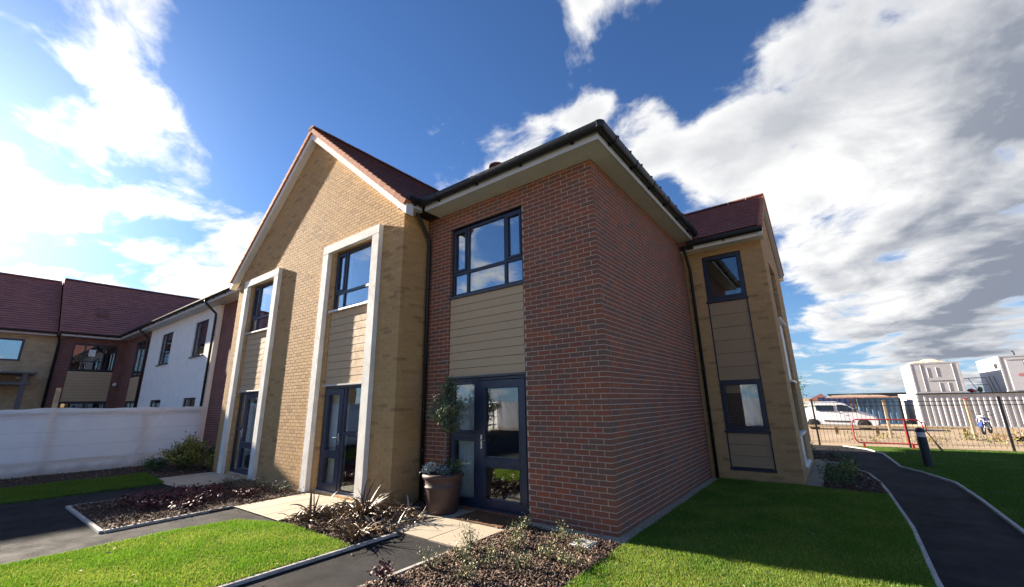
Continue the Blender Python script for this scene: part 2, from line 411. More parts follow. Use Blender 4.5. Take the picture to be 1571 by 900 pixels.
def brick_wall(root, pl, L, H, openings, m_brick, m_mortar, ends=('flush', 'flush'), halfplanes=(), n_single=0, depth=0.1, v_base=0.0, patches=None, collect=None, rec=0.0028):
    """ends: 'flush' or ('corner', parity): bricks turn the corner on courses of that parity"""
    # mortar bed, recessed behind the brick faces
    us = sorted({0.0, L, *[o[i] for o in openings for i in (0, 1)]}); 
    rs = [(0.0, L, v_base, H)]
    for o in openings: rs = rect_minus(rs, (o[0]-0.004, o[1]+0.004, o[2]-0.004, o[3]+0.004))
    mb = MB()
    e0 = rec+0.0008 if ends[0] != 'flush' else 0.0
    e1 = rec+0.0008 if ends[1] != 'flush' else 0.0
    for (u0, u1, v0, v1) in rs:
        poly = [(max(u0, e0), v0), (min(u1, L-e1), v0), (min(u1, L-e1), v1), (max(u0, e0), v1)]
        for h in halfplanes: poly = clip_poly(poly, *h)
        if len(poly) >= 3: mb.prism([pl.P(u, v, -rec) for u, v in poly], pl.N*(-(depth-0.006)))
    mb.build('wall', m_mortar, root)
    cand = []
    nC = int(math.ceil(H/0.075))
    for i in range(int(v_base/0.075)-1, nC):
        v0, v1 = i*0.075+0.005, (i+1)*0.075-0.005
        v0, v1 = max(v0, v_base), min(v1, H-0.002)
        if v1-v0 < 0.015: continue
        off = 0.0 if i % 2 == 0 else -0.1125
        ua, ub = 0.0, L
        if ends[0] != 'flush' and i % 2 != ends[0][1]: ua = 0.1025+0.01
        if ends[1] != 'flush' and i % 2 != ends[1][1]: ub = L-0.1025-0.01
        k0 = int(math.floor((ua-off)/0.225))
        row = []
        # measure bricks back from the far end when that end is a corner, so the bond turns it neatly
        if ends[1] != 'flush':
            x = ub
            while x > ua+0.02:
                row.append((max(ua, x-0.215), x)); x -= 0.225
        elif ends[0] != 'flush':
            x = ua
            while x < ub-0.02:
                row.append((x, min(ub, x+0.215))); x += 0.225
        else:
            for k in range(k0, int((ub-off)/0.225)+1):
                a, b = max(ua, off+k*0.225+0.005), min(ub, off+(k+1)*0.225-0.005)
                if b-a > 0.02: row.append((a, b))
        for (a, b) in row:
            pcs = [(a, b, v0, v1)]
            for o in openings: pcs = rect_minus(pcs, o)
            for q in pcs:
                if q[1]-q[0] > 0.02 and q[3]-q[2] > 0.014: cand.append(q)
    full = []; polys = []
    for q in cand:
        poly = [(q[0], q[2]), (q[1], q[2]), (q[1], q[3]), (q[0], q[3])]
        cut = False
        for h in halfplanes:
            p2 = clip_poly(poly, *h)
            if len(p2) != len(poly) or any(abs(x[0]-y[0])+abs(x[1]-y[1]) > 1e-9 for x, y in zip(p2, poly)): cut = True
            poly = p2
            if len(poly) < 3: break
        if len(poly) < 3: continue
        if cut: polys.append(poly)
        else: full.append(q)
    # the bricks that show largest are parts of their own
    singles = set()
    if n_single:
        sc = []
        for i, q in enumerate(full):
            cpt = pl.P((q[0]+q[1])/2, (q[2]+q[3])/2)
            pp = [px_of(pl.P(u, v)) for u, v in ((q[0], q[2]), (q[1], q[2]), (q[1], q[3]), (q[0], q[3]))]
            if any(p is None for p in pp): continue
            if not (5 < pp[0][0] < PW-5 and 5 < pp[0][1] < PH-5): continue
            ar = 0.5*abs(sum(pp[j][0]*pp[(j+1) % 4][1]-pp[(j+1) % 4][0]*pp[j][1] for j in range(4)))
            sc.append((ar, i))
        if collect is not None: collect.append((sc, full, pl)); 
        sc.sort(reverse=True); singles = {i for _, i in sc[:n_single]}
    mbs = MB(); cache = {}
    for i, q in enumerate(full):
        t = random.random()*0.999+0.0005
        if patches is not None: t = patches(q, t)
        j0, j1 = random.uniform(-0.0012, 0.0012), random.uniform(-0.0010, 0.0008)
        if i in singles:
            l, h = round(q[1]-q[0], 3), round(q[3]-q[2], 3)
            key = (l, h)
            if key not in cache:
                b = MB(); p0 = Plane((0, 0, 0), pl.U, pl.N); p0.box(b, -l/2, l/2, -h/2, h/2, -0.1, 0.0)
                cache[key] = b.mesh('brick')
            o = link('brick', cache[key], m_brick, root)
            p = pl.P((q[0]+q[1])/2+j0, (q[2]+q[3])/2, j1)
            o.location = p
        else:
            mbs.t = t; pl.box(mbs, q[0]+j0, q[1]+j0, q[2], q[3], -0.1, j1)
    for poly in polys:
        mbs.t = random.random()*0.99+0.005
        mbs.prism([pl.P(u, v, 0.0) for u, v in poly], pl.N*-0.1)
    mbs.build('brick_courses', m_brick, root, kind='stuff')

# ------------------------------------------------------------------ windows, doors, boards
def rect_frame(mb, pl, u0, u1, v0, v1, t, w0, w1):
    pl.box(mb, u0, u1, v0, v0+t, w0, w1); pl.box(mb, u0, u1, v1-t, v1, w0, w1)
    pl.box(mb, u0, u0+t, v0+t, v1-t, w0, w1); pl.box(mb, u1-t, u1, v0+t, v1-t, w0, w1)

def window(root, pl, u0, u1, v0, v1, cells, mfr=None, mgl=None, w=-0.10, frame=0.055, bars=(), name='window', sashes=(), sill=None, label=None):
    """cells: glass rectangles as (u0,u1,v0,v1); bars: extra frame rectangles"""
    mfr = mfr or m_navy; mgl = mgl or m_glass
    mb = MB(); rect_frame(mb, pl, u0, u1, v0, v1, frame, w, w+0.07)
    for (a, b, c, e) in bars: pl.box(mb, a, b, c, e, w+0.002, w+0.066)
    for (a, b, c, e) in sashes: rect_frame(mb, pl, a, b, c, e, 0.045, w+0.03, w+0.082)
    o = mb.build(name, mfr, root, bevel=0.004)
    if label: o['label'] = label
    for (a, b, c, e) in cells:
        g = MB(); pl.box(g, a, b, c, e, w+0.034, w+0.042)
        g.build('pane', mgl, o)
    if sill:
        s = MB(); pl.box(s, u0-0.03, u1+0.03, v0-0.045, v0, w-0.02, sill[0]); s.build('sill', sill[1], o, bevel=0.004)
    return o

def room(root, pl, u0, u1, v0, v1, w=-0.13, dep=1.6, m=None):
    mb = MB(); m = m or m_room
    t = 0.03; a, b = w-dep, w
    u0, u1, v0, v1 = u0-0.3, u1+0.3, v0-0.02, v1+0.25
    pl.box(mb, u0, u1, v0, v1, a-t, a); pl.box(mb, u0-t, u0, v0, v1, a, b); pl.box(mb, u1, u1+t, v0, v1, a, b)
    pl.box(mb, u0, u1, v0-t, v0, a, b); pl.box(mb, u0, u1, v1, v1+t, a, b)
    return mb.build('room', m, root)

def curtain(root, pl, u0, u1, v0, v1, w, amp=0.03, waves=6, m=None, name='curtain'):
    n = waves*8; V = []; F = []
    for i in range(n+1):
        u = u0+(u1-u0)*i/n
        ww = w+amp*math.sin(2*math.pi*waves*i/n)*(0.7+0.3*math.sin(i*0.7))
        V += [pl.P(u, v0, ww), pl.P(u, v1, ww)]
    for i in range(n): F.append((2*i, 2*i+2, 2*i+3, 2*i+1))
    V2 = [p-pl.N*0.004 for p in V]; k = len(V)
    F2 = F+[tuple(k+j for j in f[::-1]) for f in F]
    return np_mesh(name, V+V2, F2, m or m_curtain, root)

def boards(root, pl, u0, u1, v0, v1, n, w, m, name='cladding_board'):
    """overlapping weatherboards, each one a part"""
    h = (v1-v0)/n; me = None
    for i in range(n):
        if me is None:
            b = MB(); p0 = Plane((0, 0, 0), pl.U, pl.N)
            a, c = -(u1-u0)/2, (u1-u0)/2
            b.hexa([p0.P(a,0,-0.02), p0.P(c,0,-0.02), p0.P(c,0,0.001), p0.P(a,0,0.001), p0.P(a,h-0.007,-0.024), p0.P(c,h-0.007,-0.024), p0.P(c,h-0.007,-0.003), p0.P(a,h-0.007,-0.003)])
            me = b.mesh(name)
        o = link(name, me, m, root, bevel=0.0)
        o.location = pl.P((u0+u1)/2, v0+i*h+0.003, w)
    bk = MB(); pl.box(bk, u0, u1, v0, v1, w-0.06, w-0.032); bk.build('backing_board', m_dark, root)

def handle(door, pl, u, v, w, side=1):
    mb = MB(); pl.box(mb, u-0.016, u+0.016, v-0.11, v+0.11, w, w+0.012)
    mb.tube([pl.P(u, v+0.03, w+0.01), pl.P(u, v+0.03, w+0.055), pl.P(u+side*0.12, v+0.03, w+0.058)], 0.009, 8)
    return mb.build('handle', m_chrome, door, bevel=0.002)

def gutter_run(root, a, b, outward, r=0.062, brackets=0.9, zoff=0.0):
    """half-round gutter from a to b (its back top edge), brackets as sub-parts"""
    a, b = np.array(a, float), np.array(b, float); t = (b-a)/np.linalg.norm(b-a); out = np.array(outward, float)
    mb = MB(); n = 10; prof = []
    for j in range(n+1):
        an = math.pi*j/n; prof.append((r-r*math.cos(an), -r*1.55*math.sin(an)**0.8))
    inner = [(r-(r-0.006)*math.cos(math.pi*j/n), -(r-0.006)*1.55*abs(math.sin(math.pi*j/n))**0.8) for j in range(n, -1, -1)]
    poly = prof+inner
    ring = [a+out*p[0]+np.array([0, 0, p[1]]) for p in poly]
    k = len(ring); vs = ring+[p+(b-a) for p in ring]
    fs = [(i, (i+1) % k, k+(i+1) % k, k+i) for i in range(k)]
    for o in (0, k):
        for j in range(n): fs.append((o+j, o+j+1, o+k-2-j, o+k-1-j))
    mb._add(vs, fs)
    g = mb.build('gutter', m_black, root)
    L = np.linalg.norm(b-a); nb = max(1, int(L/brackets)); bme = None
    for i in range(nb):
        p = a+t*(L*(i+0.5)/nb)
        m2 = MB()
        pts = [p+out*(r-(r+0.007)*math.cos(math.pi*j/8))+np.array([0, 0, -(r+0.007)*1.55*abs(math.sin(math.pi*j/8))**0.8]) for j in range(9)]
        for j in range(8):
            q0, q1 = pts[j], pts[j+1]; c = p+out*r-np.array([0, 0, 0.02])
            d0, d1 = (q0-c)*0.05, (q1-c)*0.05; hw = t*0.018
            m2.hexa([q0-hw, q1-hw, q1-hw+d1, q0-hw+d0, q0+hw, q1+hw, q1+hw+d1, q0+hw+d0])
        q = p+out*0.0
        m2.hexa([q-t*.02-np.array([0,0,.125]), q+t*.02-np.array([0,0,.125]), q+t*.02+out*.03-np.array([0,0,.125]), q-t*.02+out*.03-np.array([0,0,.125]),
                 q-t*.02, q+t*.02, q+t*.02+out*.02, q-t*.02+out*.02])
        m2.build('gutter_bracket', m_black, g)
    return g

def downpipe(root, pts, r=0.036, clips=(), wall=None):
    mb = MB(); mb.tube(pts, r, 12)
    p = mb.build('downpipe', m_black, root, smooth=True)
    for c in clips:
        m2 = MB(); m2.lathe([(r+0.001, -0.02), (r+0.009, -0.02), (r+0.009, 0.02), (r+0.001, 0.02)], c, 14)
        if wall is not None:
            wv = np.array(wall); m2.tube([np.array(c), np.array(c)+wv], 0.012, 6)
        m2.build('pipe_clip', m_black, p)
    return p

def tile_slope(root, e0, along, up, L, S, gauge, tw, m, thick=0.018, clip=None, single=False, bond=True, name='roof_tiles', jitter=0.003, verge=None, lift=0.022):
    """plain tiles laid in lapped courses. e0: eave corner, along: unit vector along the eave, up: unit vector up the slope"""
    e0, al, up = np.array(e0, float), np.array(along, float), np.array(up, float)
    nrm = np.cross(al, up); nrm /= np.linalg.norm(nrm)
    if nrm[2] < 0: nrm = -nrm
    mb = MB(); rows = int(math.ceil(S/gauge)); objs = []; cache = {}
    for r in range(rows):
        s0, s1 = r*gauge, min(S, (r+1)*gauge+0.045)
        x = -(tw/2 if (bond and r % 2) else 0.0)
        while x < L-0.01:
            a, b = max(0, x+0.002), min(L, x+tw-0.002); x += tw
            if b-a < 0.02: continue
            if clip is not None:
                cx = clip((a+b)/2, (s0+s1)/2)
                if not cx: continue
            j = random.uniform(0, jitter)
            def Q(u, s, h): return e0+al*u+up*s+nrm*h
            p8 = [Q(a,s0,lift-thick+j), Q(b,s0,lift-thick+j), Q(b,s1,-thick), Q(a,s1,-thick), Q(a,s0,lift+j), Q(b,s0,lift+j), Q(b,s1,0.004), Q(a,s1,0.004)]
            mb.t = random.random()*0.99+0.005
            if single:
                m2 = MB(); m2.t = mb.t; m2.hexa(p8); m2.build('roof_tile', m, root)
            else: mb.hexa(p8)
    if not single and mb.f: return mb.build(name, m, root, kind='stuff')

def slab_poly(name, poly, z0, z1, m, **kw):
    mb = MB(); mb.prism([(x, y, z0) for x, y in poly], (0, 0, z1-z0)); return mb.build(name, m, **kw)

# ================================================================== GROUND
gx = np.concatenate([[-1500, -400, -120], np.arange(-60, 61, 3.0), [120, 400, 1500]])
gy = np.concatenate([[-1500, -400, -120], np.arange(-60, 90, 2.5), [150, 400, 1500]])
V = []; F = []
for y in gy:
    for x in gx:
        t = min(1, max(0, (y-15.5)/20.0)); t = t*t*(3-2*t)
        zz = -0.05-0.58*t
        if abs(x) < 60 and 16 < y < 85: zz += random.uniform(-0.03, 0.03)
        V.append((x, y, zz))
nx = len(gx)
for j in range(len(gy)-1):
    for i in range(nx-1): F.append((j*nx+i, j*nx+i+1, (j+1)*nx+i+1, (j+1)*nx+i))
np_mesh('ground', V, F, m_sand, kind='structure')

asp = [(-15.15, -16), (9.5, -16), (9.5, 14.05), (-0.2, 14.05), (-0.2, 9.0), (-0.2, -0.02), (-15.15, -0.02)]
slab_poly('asphalt_path', asp, -0.2, 0.0, m_asphalt, kind='structure')

# lawn, bed and path outlines (metres)
PATH_L = [(2.95, -6.0), (2.95, 0.5), (3.0, 2.5), (2.95, 5.0), (2.9, 6.2), (2.78, 7.3), (2.5, 8.1), (2.2, 8.35), (1.95, 8.4)]
PATH_R = [(4.07, -6.0), (4.07, 2.9), (4.1, 5.2), (4.08, 6.8), (3.75, 8.1), (3.45, 8.9), (3.4, 10.2), (3.33, 11.8), (3.0, 13.1), (2.4, 14.0)]
lawn_front = [(-5.2, -9.0), (-2.58, -9.0), (-2.58, -2.1), (-4.3, -2.08), (-5.2, -2.4), (-5.3, -3.2)]
lawn_side = [(0.20, -9.0), (2.93, -9.0), (2.93, 0.5), (2.98, 2.5), (2.93, 4.75), (1.9, 4.95), (0.16, 5.05), (0.16, -0.2)]
lawn_far = [(4.1, -6.0), (9.4, -6.0), (9.4, 14.0), (2.45, 14.0), (3.03, 13.1), (3.36, 11.8), (3.43, 10.2), (3.48, 8.9), (3.78, 8.1), (4.11, 6.8), (4.13, 5.2), (4.1, 2.9)]
lawn_hoard = [(-13.1, -10.0), (-10.45, -10.0), (-10.45, -2.0), (-12.7, -1.85)]
def inside(poly, X, Y):
    r = np.zeros(len(X), bool); n = len(poly)
    for i in range(n):
        x0, y0 = poly[i]; x1, y1 = poly[(i+1) % n]
        c = ((y0 > Y) != (y1 > Y)) & (X < (x1-x0)*(Y-y0)/(y1-y0+1e-12)+x0); r ^= c
    return r
def scatter(poly, dens, cull=True, thin=0.0):
    P = np.array(poly); lo, hi = P.min(0), P.max(0)
    n = int((hi-lo).prod()*dens); X = rng.uniform(lo[0], hi[0], n); Y = rng.uniform(lo[1], hi[1], n)
    k = inside(poly, X, Y); X, Y = X[k], Y[k]
    dx, dy, dzc = X-CAM[0], Y-CAM[1], 0.0-CAM[2]
    z = dx*CF[0]+dy*CF[1]+dzc*CF[2]
    if cull:
        u = (dx*CR[0]+dy*CR[1]+dzc*CR[2])/np.maximum(z, .01)*FPX; v = (dx*CU[0]+dy*CU[1]+dzc*CU[2])/np.maximum(z, .01)*FPX
        k = (z > 0.3) & (np.abs(u) < PW/2+420) & (v > -PH/2-330)
        X, Y, z = X[k], Y[k], z[k]
    if thin > 0:
        k = rng.random(len(X)) < np.minimum(1, (thin/np.maximum(z, 0.5))**1.3); X, Y = X[k], Y[k]
    return X, Y
def lawn(name, poly, ztop, dens, mturf, mgrass, h=(0.014, 0.034), thin=8.0):
    slab_poly(name, poly, -0.1, ztop, mturf, kind='structure')
    X, Y = scatter(poly, dens, thin=thin); n = len(X)
    a = rng.uniform(0, 2*math.pi, n); hh = rng.uniform(h[0], h[1], n); wd = rng.uniform(0.0025, 0.005, n)*1.3
    lean = rng.uniform(0.1, 0.9, n)*hh; la = rng.uniform(0, 2*math.pi, n)
    # gentle clumps
    cl = np.sin(X*5.1+1.3*np.sin(Y*3.7))*np.sin(Y*4.3+np.sin(X*2.9)); hh = hh*(1+0.22*cl)
    Z = np.full(n, ztop)
    V = np.empty((n, 3, 3))
    V[:, 0] = np.stack([X-np.cos(a)*wd, Y-np.sin(a)*wd, Z-0.004], 1)
    V[:, 1] = np.stack([X+np.cos(a)*wd, Y+np.sin(a)*wd, Z-0.004], 1)
    V[:, 2] = np.stack([X+np.cos(la)*lean, Y+np.sin(la)*lean, Z+hh], 1)
    pat = np.sin(X*1.7+2.1*np.sin(Y*1.1+0.7))*np.sin(Y*1.9+1.3*np.sin(X*0.8))
    tint = np.repeat(np.clip(0.48+0.16*cl+0.16*pat+rng.normal(0, 0.17, n), 0.01, 0.99), 3)
    np_mesh('grass', V.reshape(-1, 3), np.arange(3*n).reshape(-1, 3), mgrass, tint=tint, kind='stuff')
lawn('lawn', lawn_front, 0.03, 15000, m_turf, m_grass)
lawn('lawn', lawn_side, 0.025, 12000, m_turf, m_grass)
lawn('lawn', lawn_far, 0.02, 4500, m_turf, m_grass_shade, h=(0.014, 0.032))
lawn('lawn', lawn_hoard, 0.03, 3500, m_turf, m_grass_shade, h=(0.025, 0.06), thin=12)

# planting beds
bed_left = [(-8.93, -3.73), (-6.17, -3.73), (-6.33, -2.05), (-6.62, -0.75), (-8.75, -0.75), (-9.15, -2.05)]
bed_left = [(-8.93, -3.73), (-6.22, -3.73), (-6.32, -0.75), (-9.15, -0.75), (-9.15, -2.1)]
bed_phormium = [(-4.58, -2.04), (-2.62, -2.06), (-2.64, -1.42), (-3.18, -1.38), (-3.18, -0.02), (-3.74, -0.02), (-3.74, -0.68), (-4.58, -0.68)]
bed_front = [(-1.38, -7.0), (0.19, -7.0), (0.19, -0.22), (-1.38, -0.22)]
bed_wing = [(2.0, 4.8), (2.93, 4.8), (2.9, 6.1), (2.76, 7.2), (2.48, 8.05), (2.2, 8.28), (2.0, 8.3)]
bed_wing_back = [(1.95, 9.0), (2.35, 9.05), (2.5, 9.4), (2.45, 10.2), (2.0, 11.4), (1.6, 11.4), (1.6, 9.6), (1.95, 9.4)]
bed_shrub = [(-15.0, -1.75), (-11.55, -1.9), (-11.5, -0.72), (-11.7, -0.05), (-15.0, -0.05)]
bed_hoard = [(-15.1, -10.0), (-13.15, -10.0), (-12.75, -1.8), (-15.1, -1.7)]
def bed(poly, dens, size=(0.010, 0.042), z=0.012, chips=True):
    slab_poly('planting_bed', poly, -0.1, z, m_soil, kind='structure')
    if not chips: return
    X, Y = scatter(poly, dens, thin=9.0); n = len(X)
    l = rng.uniform(size[0], size[1], n); wd = l*rng.uniform(0.16, 0.42, n); th = rng.uniform(0.002, 0.006, n)
    a = rng.uniform(0, 2*math.pi, n); pit = rng.normal(0, 0.55, n)
    hz = z+rng.uniform(0.0, 0.03, n)+0.015*np.sin(X*6)*np.sin(Y*5)
    dx = np.stack([np.cos(a)*np.cos(pit), np.sin(a)*np.cos(pit), np.sin(pit)], 1); dy = np.stack([-np.sin(a), np.cos(a), 0*a], 1)
    dn = np.cross(dx, dy)
    c = np.stack([X, Y, hz], 1)
    off = [(-1,-1,-1),(1,-1,-1),(1,1,-1),(-1,1,-1),(-1,-1,1),(1,-1,1),(1,1,1),(-1,1,1)]
    V = np.stack([c+dx*(o[0]*l[:, None])+dy*(o[1]*wd[:, None]*(0.5 if o[0] > 0 else 1.0))+dn*(o[2]*th[:, None]/2) for o in off], 1)
    q = np.array([(4,5,6,7),(0,1,5,4),(1,2,6,5),(2,3,7,6),(3,0,4,7)])
    F = (np.arange(n)[:, None, None]*8+q[None]).reshape(-1, 4)
    np_mesh('bark_mulch', V.reshape(-1, 3), F, m_chip, tint=np.repeat(rng.uniform(0.01, 0.99, n), 8), kind='stuff')
bed(bed_left, 1500); bed(bed_phormium, 2600); bed(bed_front, 3600); bed(bed_wing, 1300); bed(bed_wing_back, 600); bed(bed_shrub, 500); bed(bed_hoard, 250)

# gravel margin along the red and cream walls
def gravel(poly, dens, s=(0.006, 0.014), z=0.015):
    slab_poly('gravel_strip', poly, -0.1, z, m_pebble, kind='structure')
    X, Y = scatter(poly, dens, thin=9.0); n = len(X); r = rng.uniform(s[0], s[1], n)
    base = np.array([(1,0,0),(0,1,0),(-1,0,0),(0,-1,0),(0,0,.8),(0,0,-.8)], float)
    an = rng.uniform(0, 6.28, n)
    ca, sa = np.cos(an), np.sin(an)
    V = np.stack([np.stack([X+r*(b[0]*ca-b[1]*sa)*1.3, Y+r*(b[0]*sa+b[1]*ca), z+0.004+r*b[2]+0*X], 1) for b in base], 1)
    q = np.array([(0,1,4),(1,2,4),(2,3,4),(3,0,4)])
    F = (np.arange(n)[:, None, None]*6+q[None]).reshape(-1, 3)
    np_mesh('gravel', V.reshape(-1, 3), F, m_pebble, tint=np.repeat(rng.uniform(0.01, 0.99, n), 6), kind='stuff')
gravel([(-1.38, -0.2), (0.15, -0.2), (0.15, 5.0), (0.0, 5.0), (0.0, 0.0), (-1.38, 0.0)], 9000)
gravel([(-9.15, -0.74), (-6.32, -0.74), (-6.62, -0.66), (-8.9, -0.66)], 3000)
gravel([(1.72, 4.95), (1.99, 4.95), (1.99, 9.6), (1.72, 9.6)], 1500)

# edging strips, set proud of the asphalt
def edging(pts, wd=0.045, z=0.035, name='path_edging'):
    mb = MB()
    for i in range(len(pts)-1):
        a, b = np.array(pts[i], float), np.array(pts[i+1], float); t = (b-a)/np.linalg.norm(b-a); n = np.array([-t[1], t[0]])*wd/2
        b2 = b+t*(0.006 if i < len(pts)-2 else 0)
        q = [a-n, b2-n, b2+n, a+n]
        mb.hexa([(p[0], p[1], -0.08) for p in q]+[(p[0], p[1], z+0.0015*(i % 2)) for p in q])
    return mb.build(name, m_edge, kind='structure')
edging(PATH_L); edging(PATH_R)
edging([(-8.95, -2.3), (-8.95, -3.75)]); edging([(-8.97, -3.775), (-6.2, -3.775)], 0.05); edging([(-6.2, -3.74), (-6.31, -2.07)])
edging([(-2.55, -9.0), (-2.55, -1.45)]); edging([(-1.405, -7.0), (-1.405, -1.42)]); edging([(-5.25, -9.0), (-5.33, -3.2), (-5.22, -2.4)], 0.035, 0.02)
edging([(2.0, 8.95), (2.32, 8.93), (2.55, 9.3), (2.55, 9.75)])

# paving slabs at the doors
def paving(x0, x1, y0, y1, nx_, ny_, z=0.055):
    root = bpy.data.objects.new('paving', None); C.objects.link(root); root['kind'] = 'structure'; ROOTLOC[root.name] = (0, 0, 0)
    mb = MB(); mb.box(x0+0.004, x1-0.004, y0+0.004, y1-0.004, -0.1, z-0.006); mb.build('paving_joint', m_mort_r, root)
    sx, sy = (x1-x0)/nx_, (y1-y0)/ny_
    b = MB(); b.box(-sx/2+.004, sx/2-.004, -sy/2+.004, sy/2-.004, -0.08, 0); me = b.mesh('slab')
    for i in range(nx_):
        for j in range(ny_):
            o = link('slab', me, m_slab, root, bevel=0.003); o.location = (x0+sx*(i+.5), y0+sy*(j+.5), z+random.uniform(-.0015, .0015))
            o.rotation_euler = (0, 0, 0)
paving(-3.16, -1.42, -1.38, 0.08, 3, 3, 0.022)
paving(-6.30, -4.60, -2.05, -0.62, 3, 2, 0.022)
paving(-11.45, -9.17, -2.05, -0.62, 4, 2, 0.022)

# ================================================================== RED BRICK HOUSE (entrance block)
EAVE = 5.45
red = thing('red_brick_house', 'red brick corner block with glazed navy entrance door and clipped tan cladding above it', 'house', (-1.9, 2.5, 0))
plF = Plane((-3.95, 0, 0), (1, 0, 0), (0, -1, 0))       # u = x+3.95
plS = Plane((0, 0, 0), (0, 1, 0), (1, 0, 0))            # u = y
X0 = 3.95
bay = (X0-3.11, X0-1.37, 0.06, 5.07)
coll = []
brick_wall(red, plF, 3.95, EAVE, [bay], m_red, m_mort_r, ends=('flush', ('corner', 0)), n_single=210)
brick_wall(red, plS, 5.11, EAVE, [], m_red, m_mort_r, ends=(('corner', 1), 'flush'), n_single=90)
# brick returns inside the bay come with the brick depth; lining behind
mb = MB(); plF.box(mb, X0-3.115, X0-3.11+0.001, 0.06, 5.07, -0.22, -0.1); plF.box(mb, X0-1.371, X0-1.365, 0.06, 5.07, -0.22, -0.1)
plF.box(mb, X0-3.11, X0-1.37, 5.068, 5.08, -0.22, -0.02); mb.build('lining', m_navy, red)
u = lambda x: x+X0
# upper window
WV0, WV1 = 3.67, 5.05
m1, m2, tr = -2.70, -1.79, 4.13
window(red, plF, u(-3.105), u(-1.375), WV0, WV1,
       [(u(-3.0), u(m1-0.08), tr+0.08, WV1-0.1), (u(m1+0.03), u(m2-0.03), tr+0.03, WV1-0.055), (u(m2+0.08), u(-1.475), tr+0.08, WV1-0.1),
        (u(-3.05), u(m1-0.03), WV0+0.055, tr-0.03), (u(m1+0.03), u(m2-0.03), WV0+0.055, tr-0.03), (u(m2+0.03), u(-1.43), WV0+0.055, tr-0.03)],
       bars=[(u(m1-0.03), u(m1+0.03), WV0+0.05, WV1-0.05), (u(m2-0.03), u(m2+0.03), WV0+0.05, WV1-0.05), (u(-3.055), u(m1-0.03), tr-0.03, tr+0.03), (u(m1+0.03), u(m2-0.03), tr-0.03, tr+0.03), (u(m2+0.03), u(-1.425), tr-0.03, tr+0.03)],
       sashes=[(u(-3.05), u(m1-0.03), tr+0.03, WV1-0.05), (u(m2+0.03), u(-1.425), tr+0.03, WV1-0.05)], sill=(0.02, m_sill), w=-0.13)
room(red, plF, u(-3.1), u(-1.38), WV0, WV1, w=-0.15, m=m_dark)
curtain(red, plF, u(-3.02), u(-2.86), WV0+0.02, WV1-0.03, -0.26, 0.02, 2, m=m_room, name='blind')
boards(red, plF, u(-3.095), u(-1.385), 2.165, 3.625, 10, -0.012, m_board)
mb = MB(); plF.box(mb, u(-3.11), u(-1.37), 2.13, 2.165, -0.12, 0.012); mb.build('door_head', m_sill, red, bevel=0.003)
# entrance door and sidelight
mb = MB(); rect_frame(mb, plF, u(-3.105), u(-1.375), 0.075, 2.13, 0.05, -0.14, -0.06); plF.box(mb, u(-2.475), u(-2.405), 0.12, 2.085, -0.138, -0.062)
plF.box(mb, u(-3.055), u(-2.475), 1.13, 1.20, -0.138, -0.064)
rect_frame(mb, plF, u(-3.055), u(-2.475), 0.125, 1.13, 0.055, -0.125, -0.068); rect_frame(mb, plF, u(-3.055), u(-2.475), 1.20, 2.08, 0.055, -0.125, -0.068)
side = mb.build('sidelight', m_navyd, red, bevel=0.004)
for a, b in ((0.18, 1.075), (1.255, 2.025)):
    g = MB(); plF.box(g, u(-3.0), u(-2.53), a, b, -0.1, -0.092); g.build('pane', m_glassd, side)
mb = MB(); a, b = u(-2.40), u(-1.43)
rect_frame(mb, plF, a, b, 0.09, 2.075, 0.125, -0.125, -0.052); plF.box(mb, a+0.125, b-0.125, 0.70, 0.84, -0.125, -0.052)
rect_frame(mb, plF, a+0.115, b-0.115, 0.205, 0.71, 0.022, -0.11, -0.046); rect_frame(mb, plF, a+0.115, b-0.115, 0.83, 1.96, 0.022, -0.11, -0.046)
door = mb.build('door', m_navyd, red, bevel=0.004)
for c, e in ((0.215, 0.70), (0.84, 1.95)):
    g = MB(); plF.box(g, a+0.125, b-0.125, c, e, -0.095, -0.087); g.build('pane', m_glassd, door)
handle(door, plF, a+0.06, 1.08, -0.052, 1)
mb = MB(); plF.box(mb, u(-3.1), u(-1.38), 0.0, 0.075, -0.16, -0.03); mb.build('threshold', m_sill, red)
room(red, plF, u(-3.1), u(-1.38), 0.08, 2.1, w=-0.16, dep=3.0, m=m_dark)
curtain(red, plF, u(-3.03), u(-2.58), 0.1, 2.05, -0.24, 0.03, 7)

# eaves: soffit, fascia, gutters
SO = 0.40; SR = 0.32
mb = MB()
mb.box(-3.44, SR, -SO, -0.001, EAVE-0.012, EAVE); mb.box(0.001, SR, -0.001, 5.4, EAVE-0.012, EAVE)
mb.build('soffit', m_soffit, red)
mb = MB()
mb.box(-3.44, SR+0.02, -SO-0.02, -SO, EAVE-0.02, EAVE+0.19); mb.box(SR, SR+0.02, -SO, 4.78, EAVE-0.02, EAVE+0.189)
mb.build('fascia', m_soffit, red, bevel=0.003)
GZ = EAVE+0.175
gutter_run(red, (-3.5, -SO-0.02, GZ), (SR+0.02+0.072, -SO-0.02, GZ), (0, -1, 0), 0.074, 0.85)
gutter_run(red, (SR+0.02, -SO-0.08, GZ), (SR+0.02, 4.74, GZ), (1, 0, 0), 0.074, 0.85)
# gutter corner piece
mb = MB(); mb.lathe([(0.03, -0.118), (0.072, -0.09), (0.088, -0.03), (0.088, 0.006), (0.0, 0.006)], (SR+0.02+0.062, -SO-0.02-0.062, GZ), 16); mb.build('gutter_corner', m_black, red)
# black clips along the gutter lip
mb = MB()
for i in range(9):
    y = 0.0+i*0.5; mb.box(SR+0.15, SR+0.18, y, y+0.03, GZ-0.004, GZ+0.022)
mb.build('gutter_clip', m_black, red)
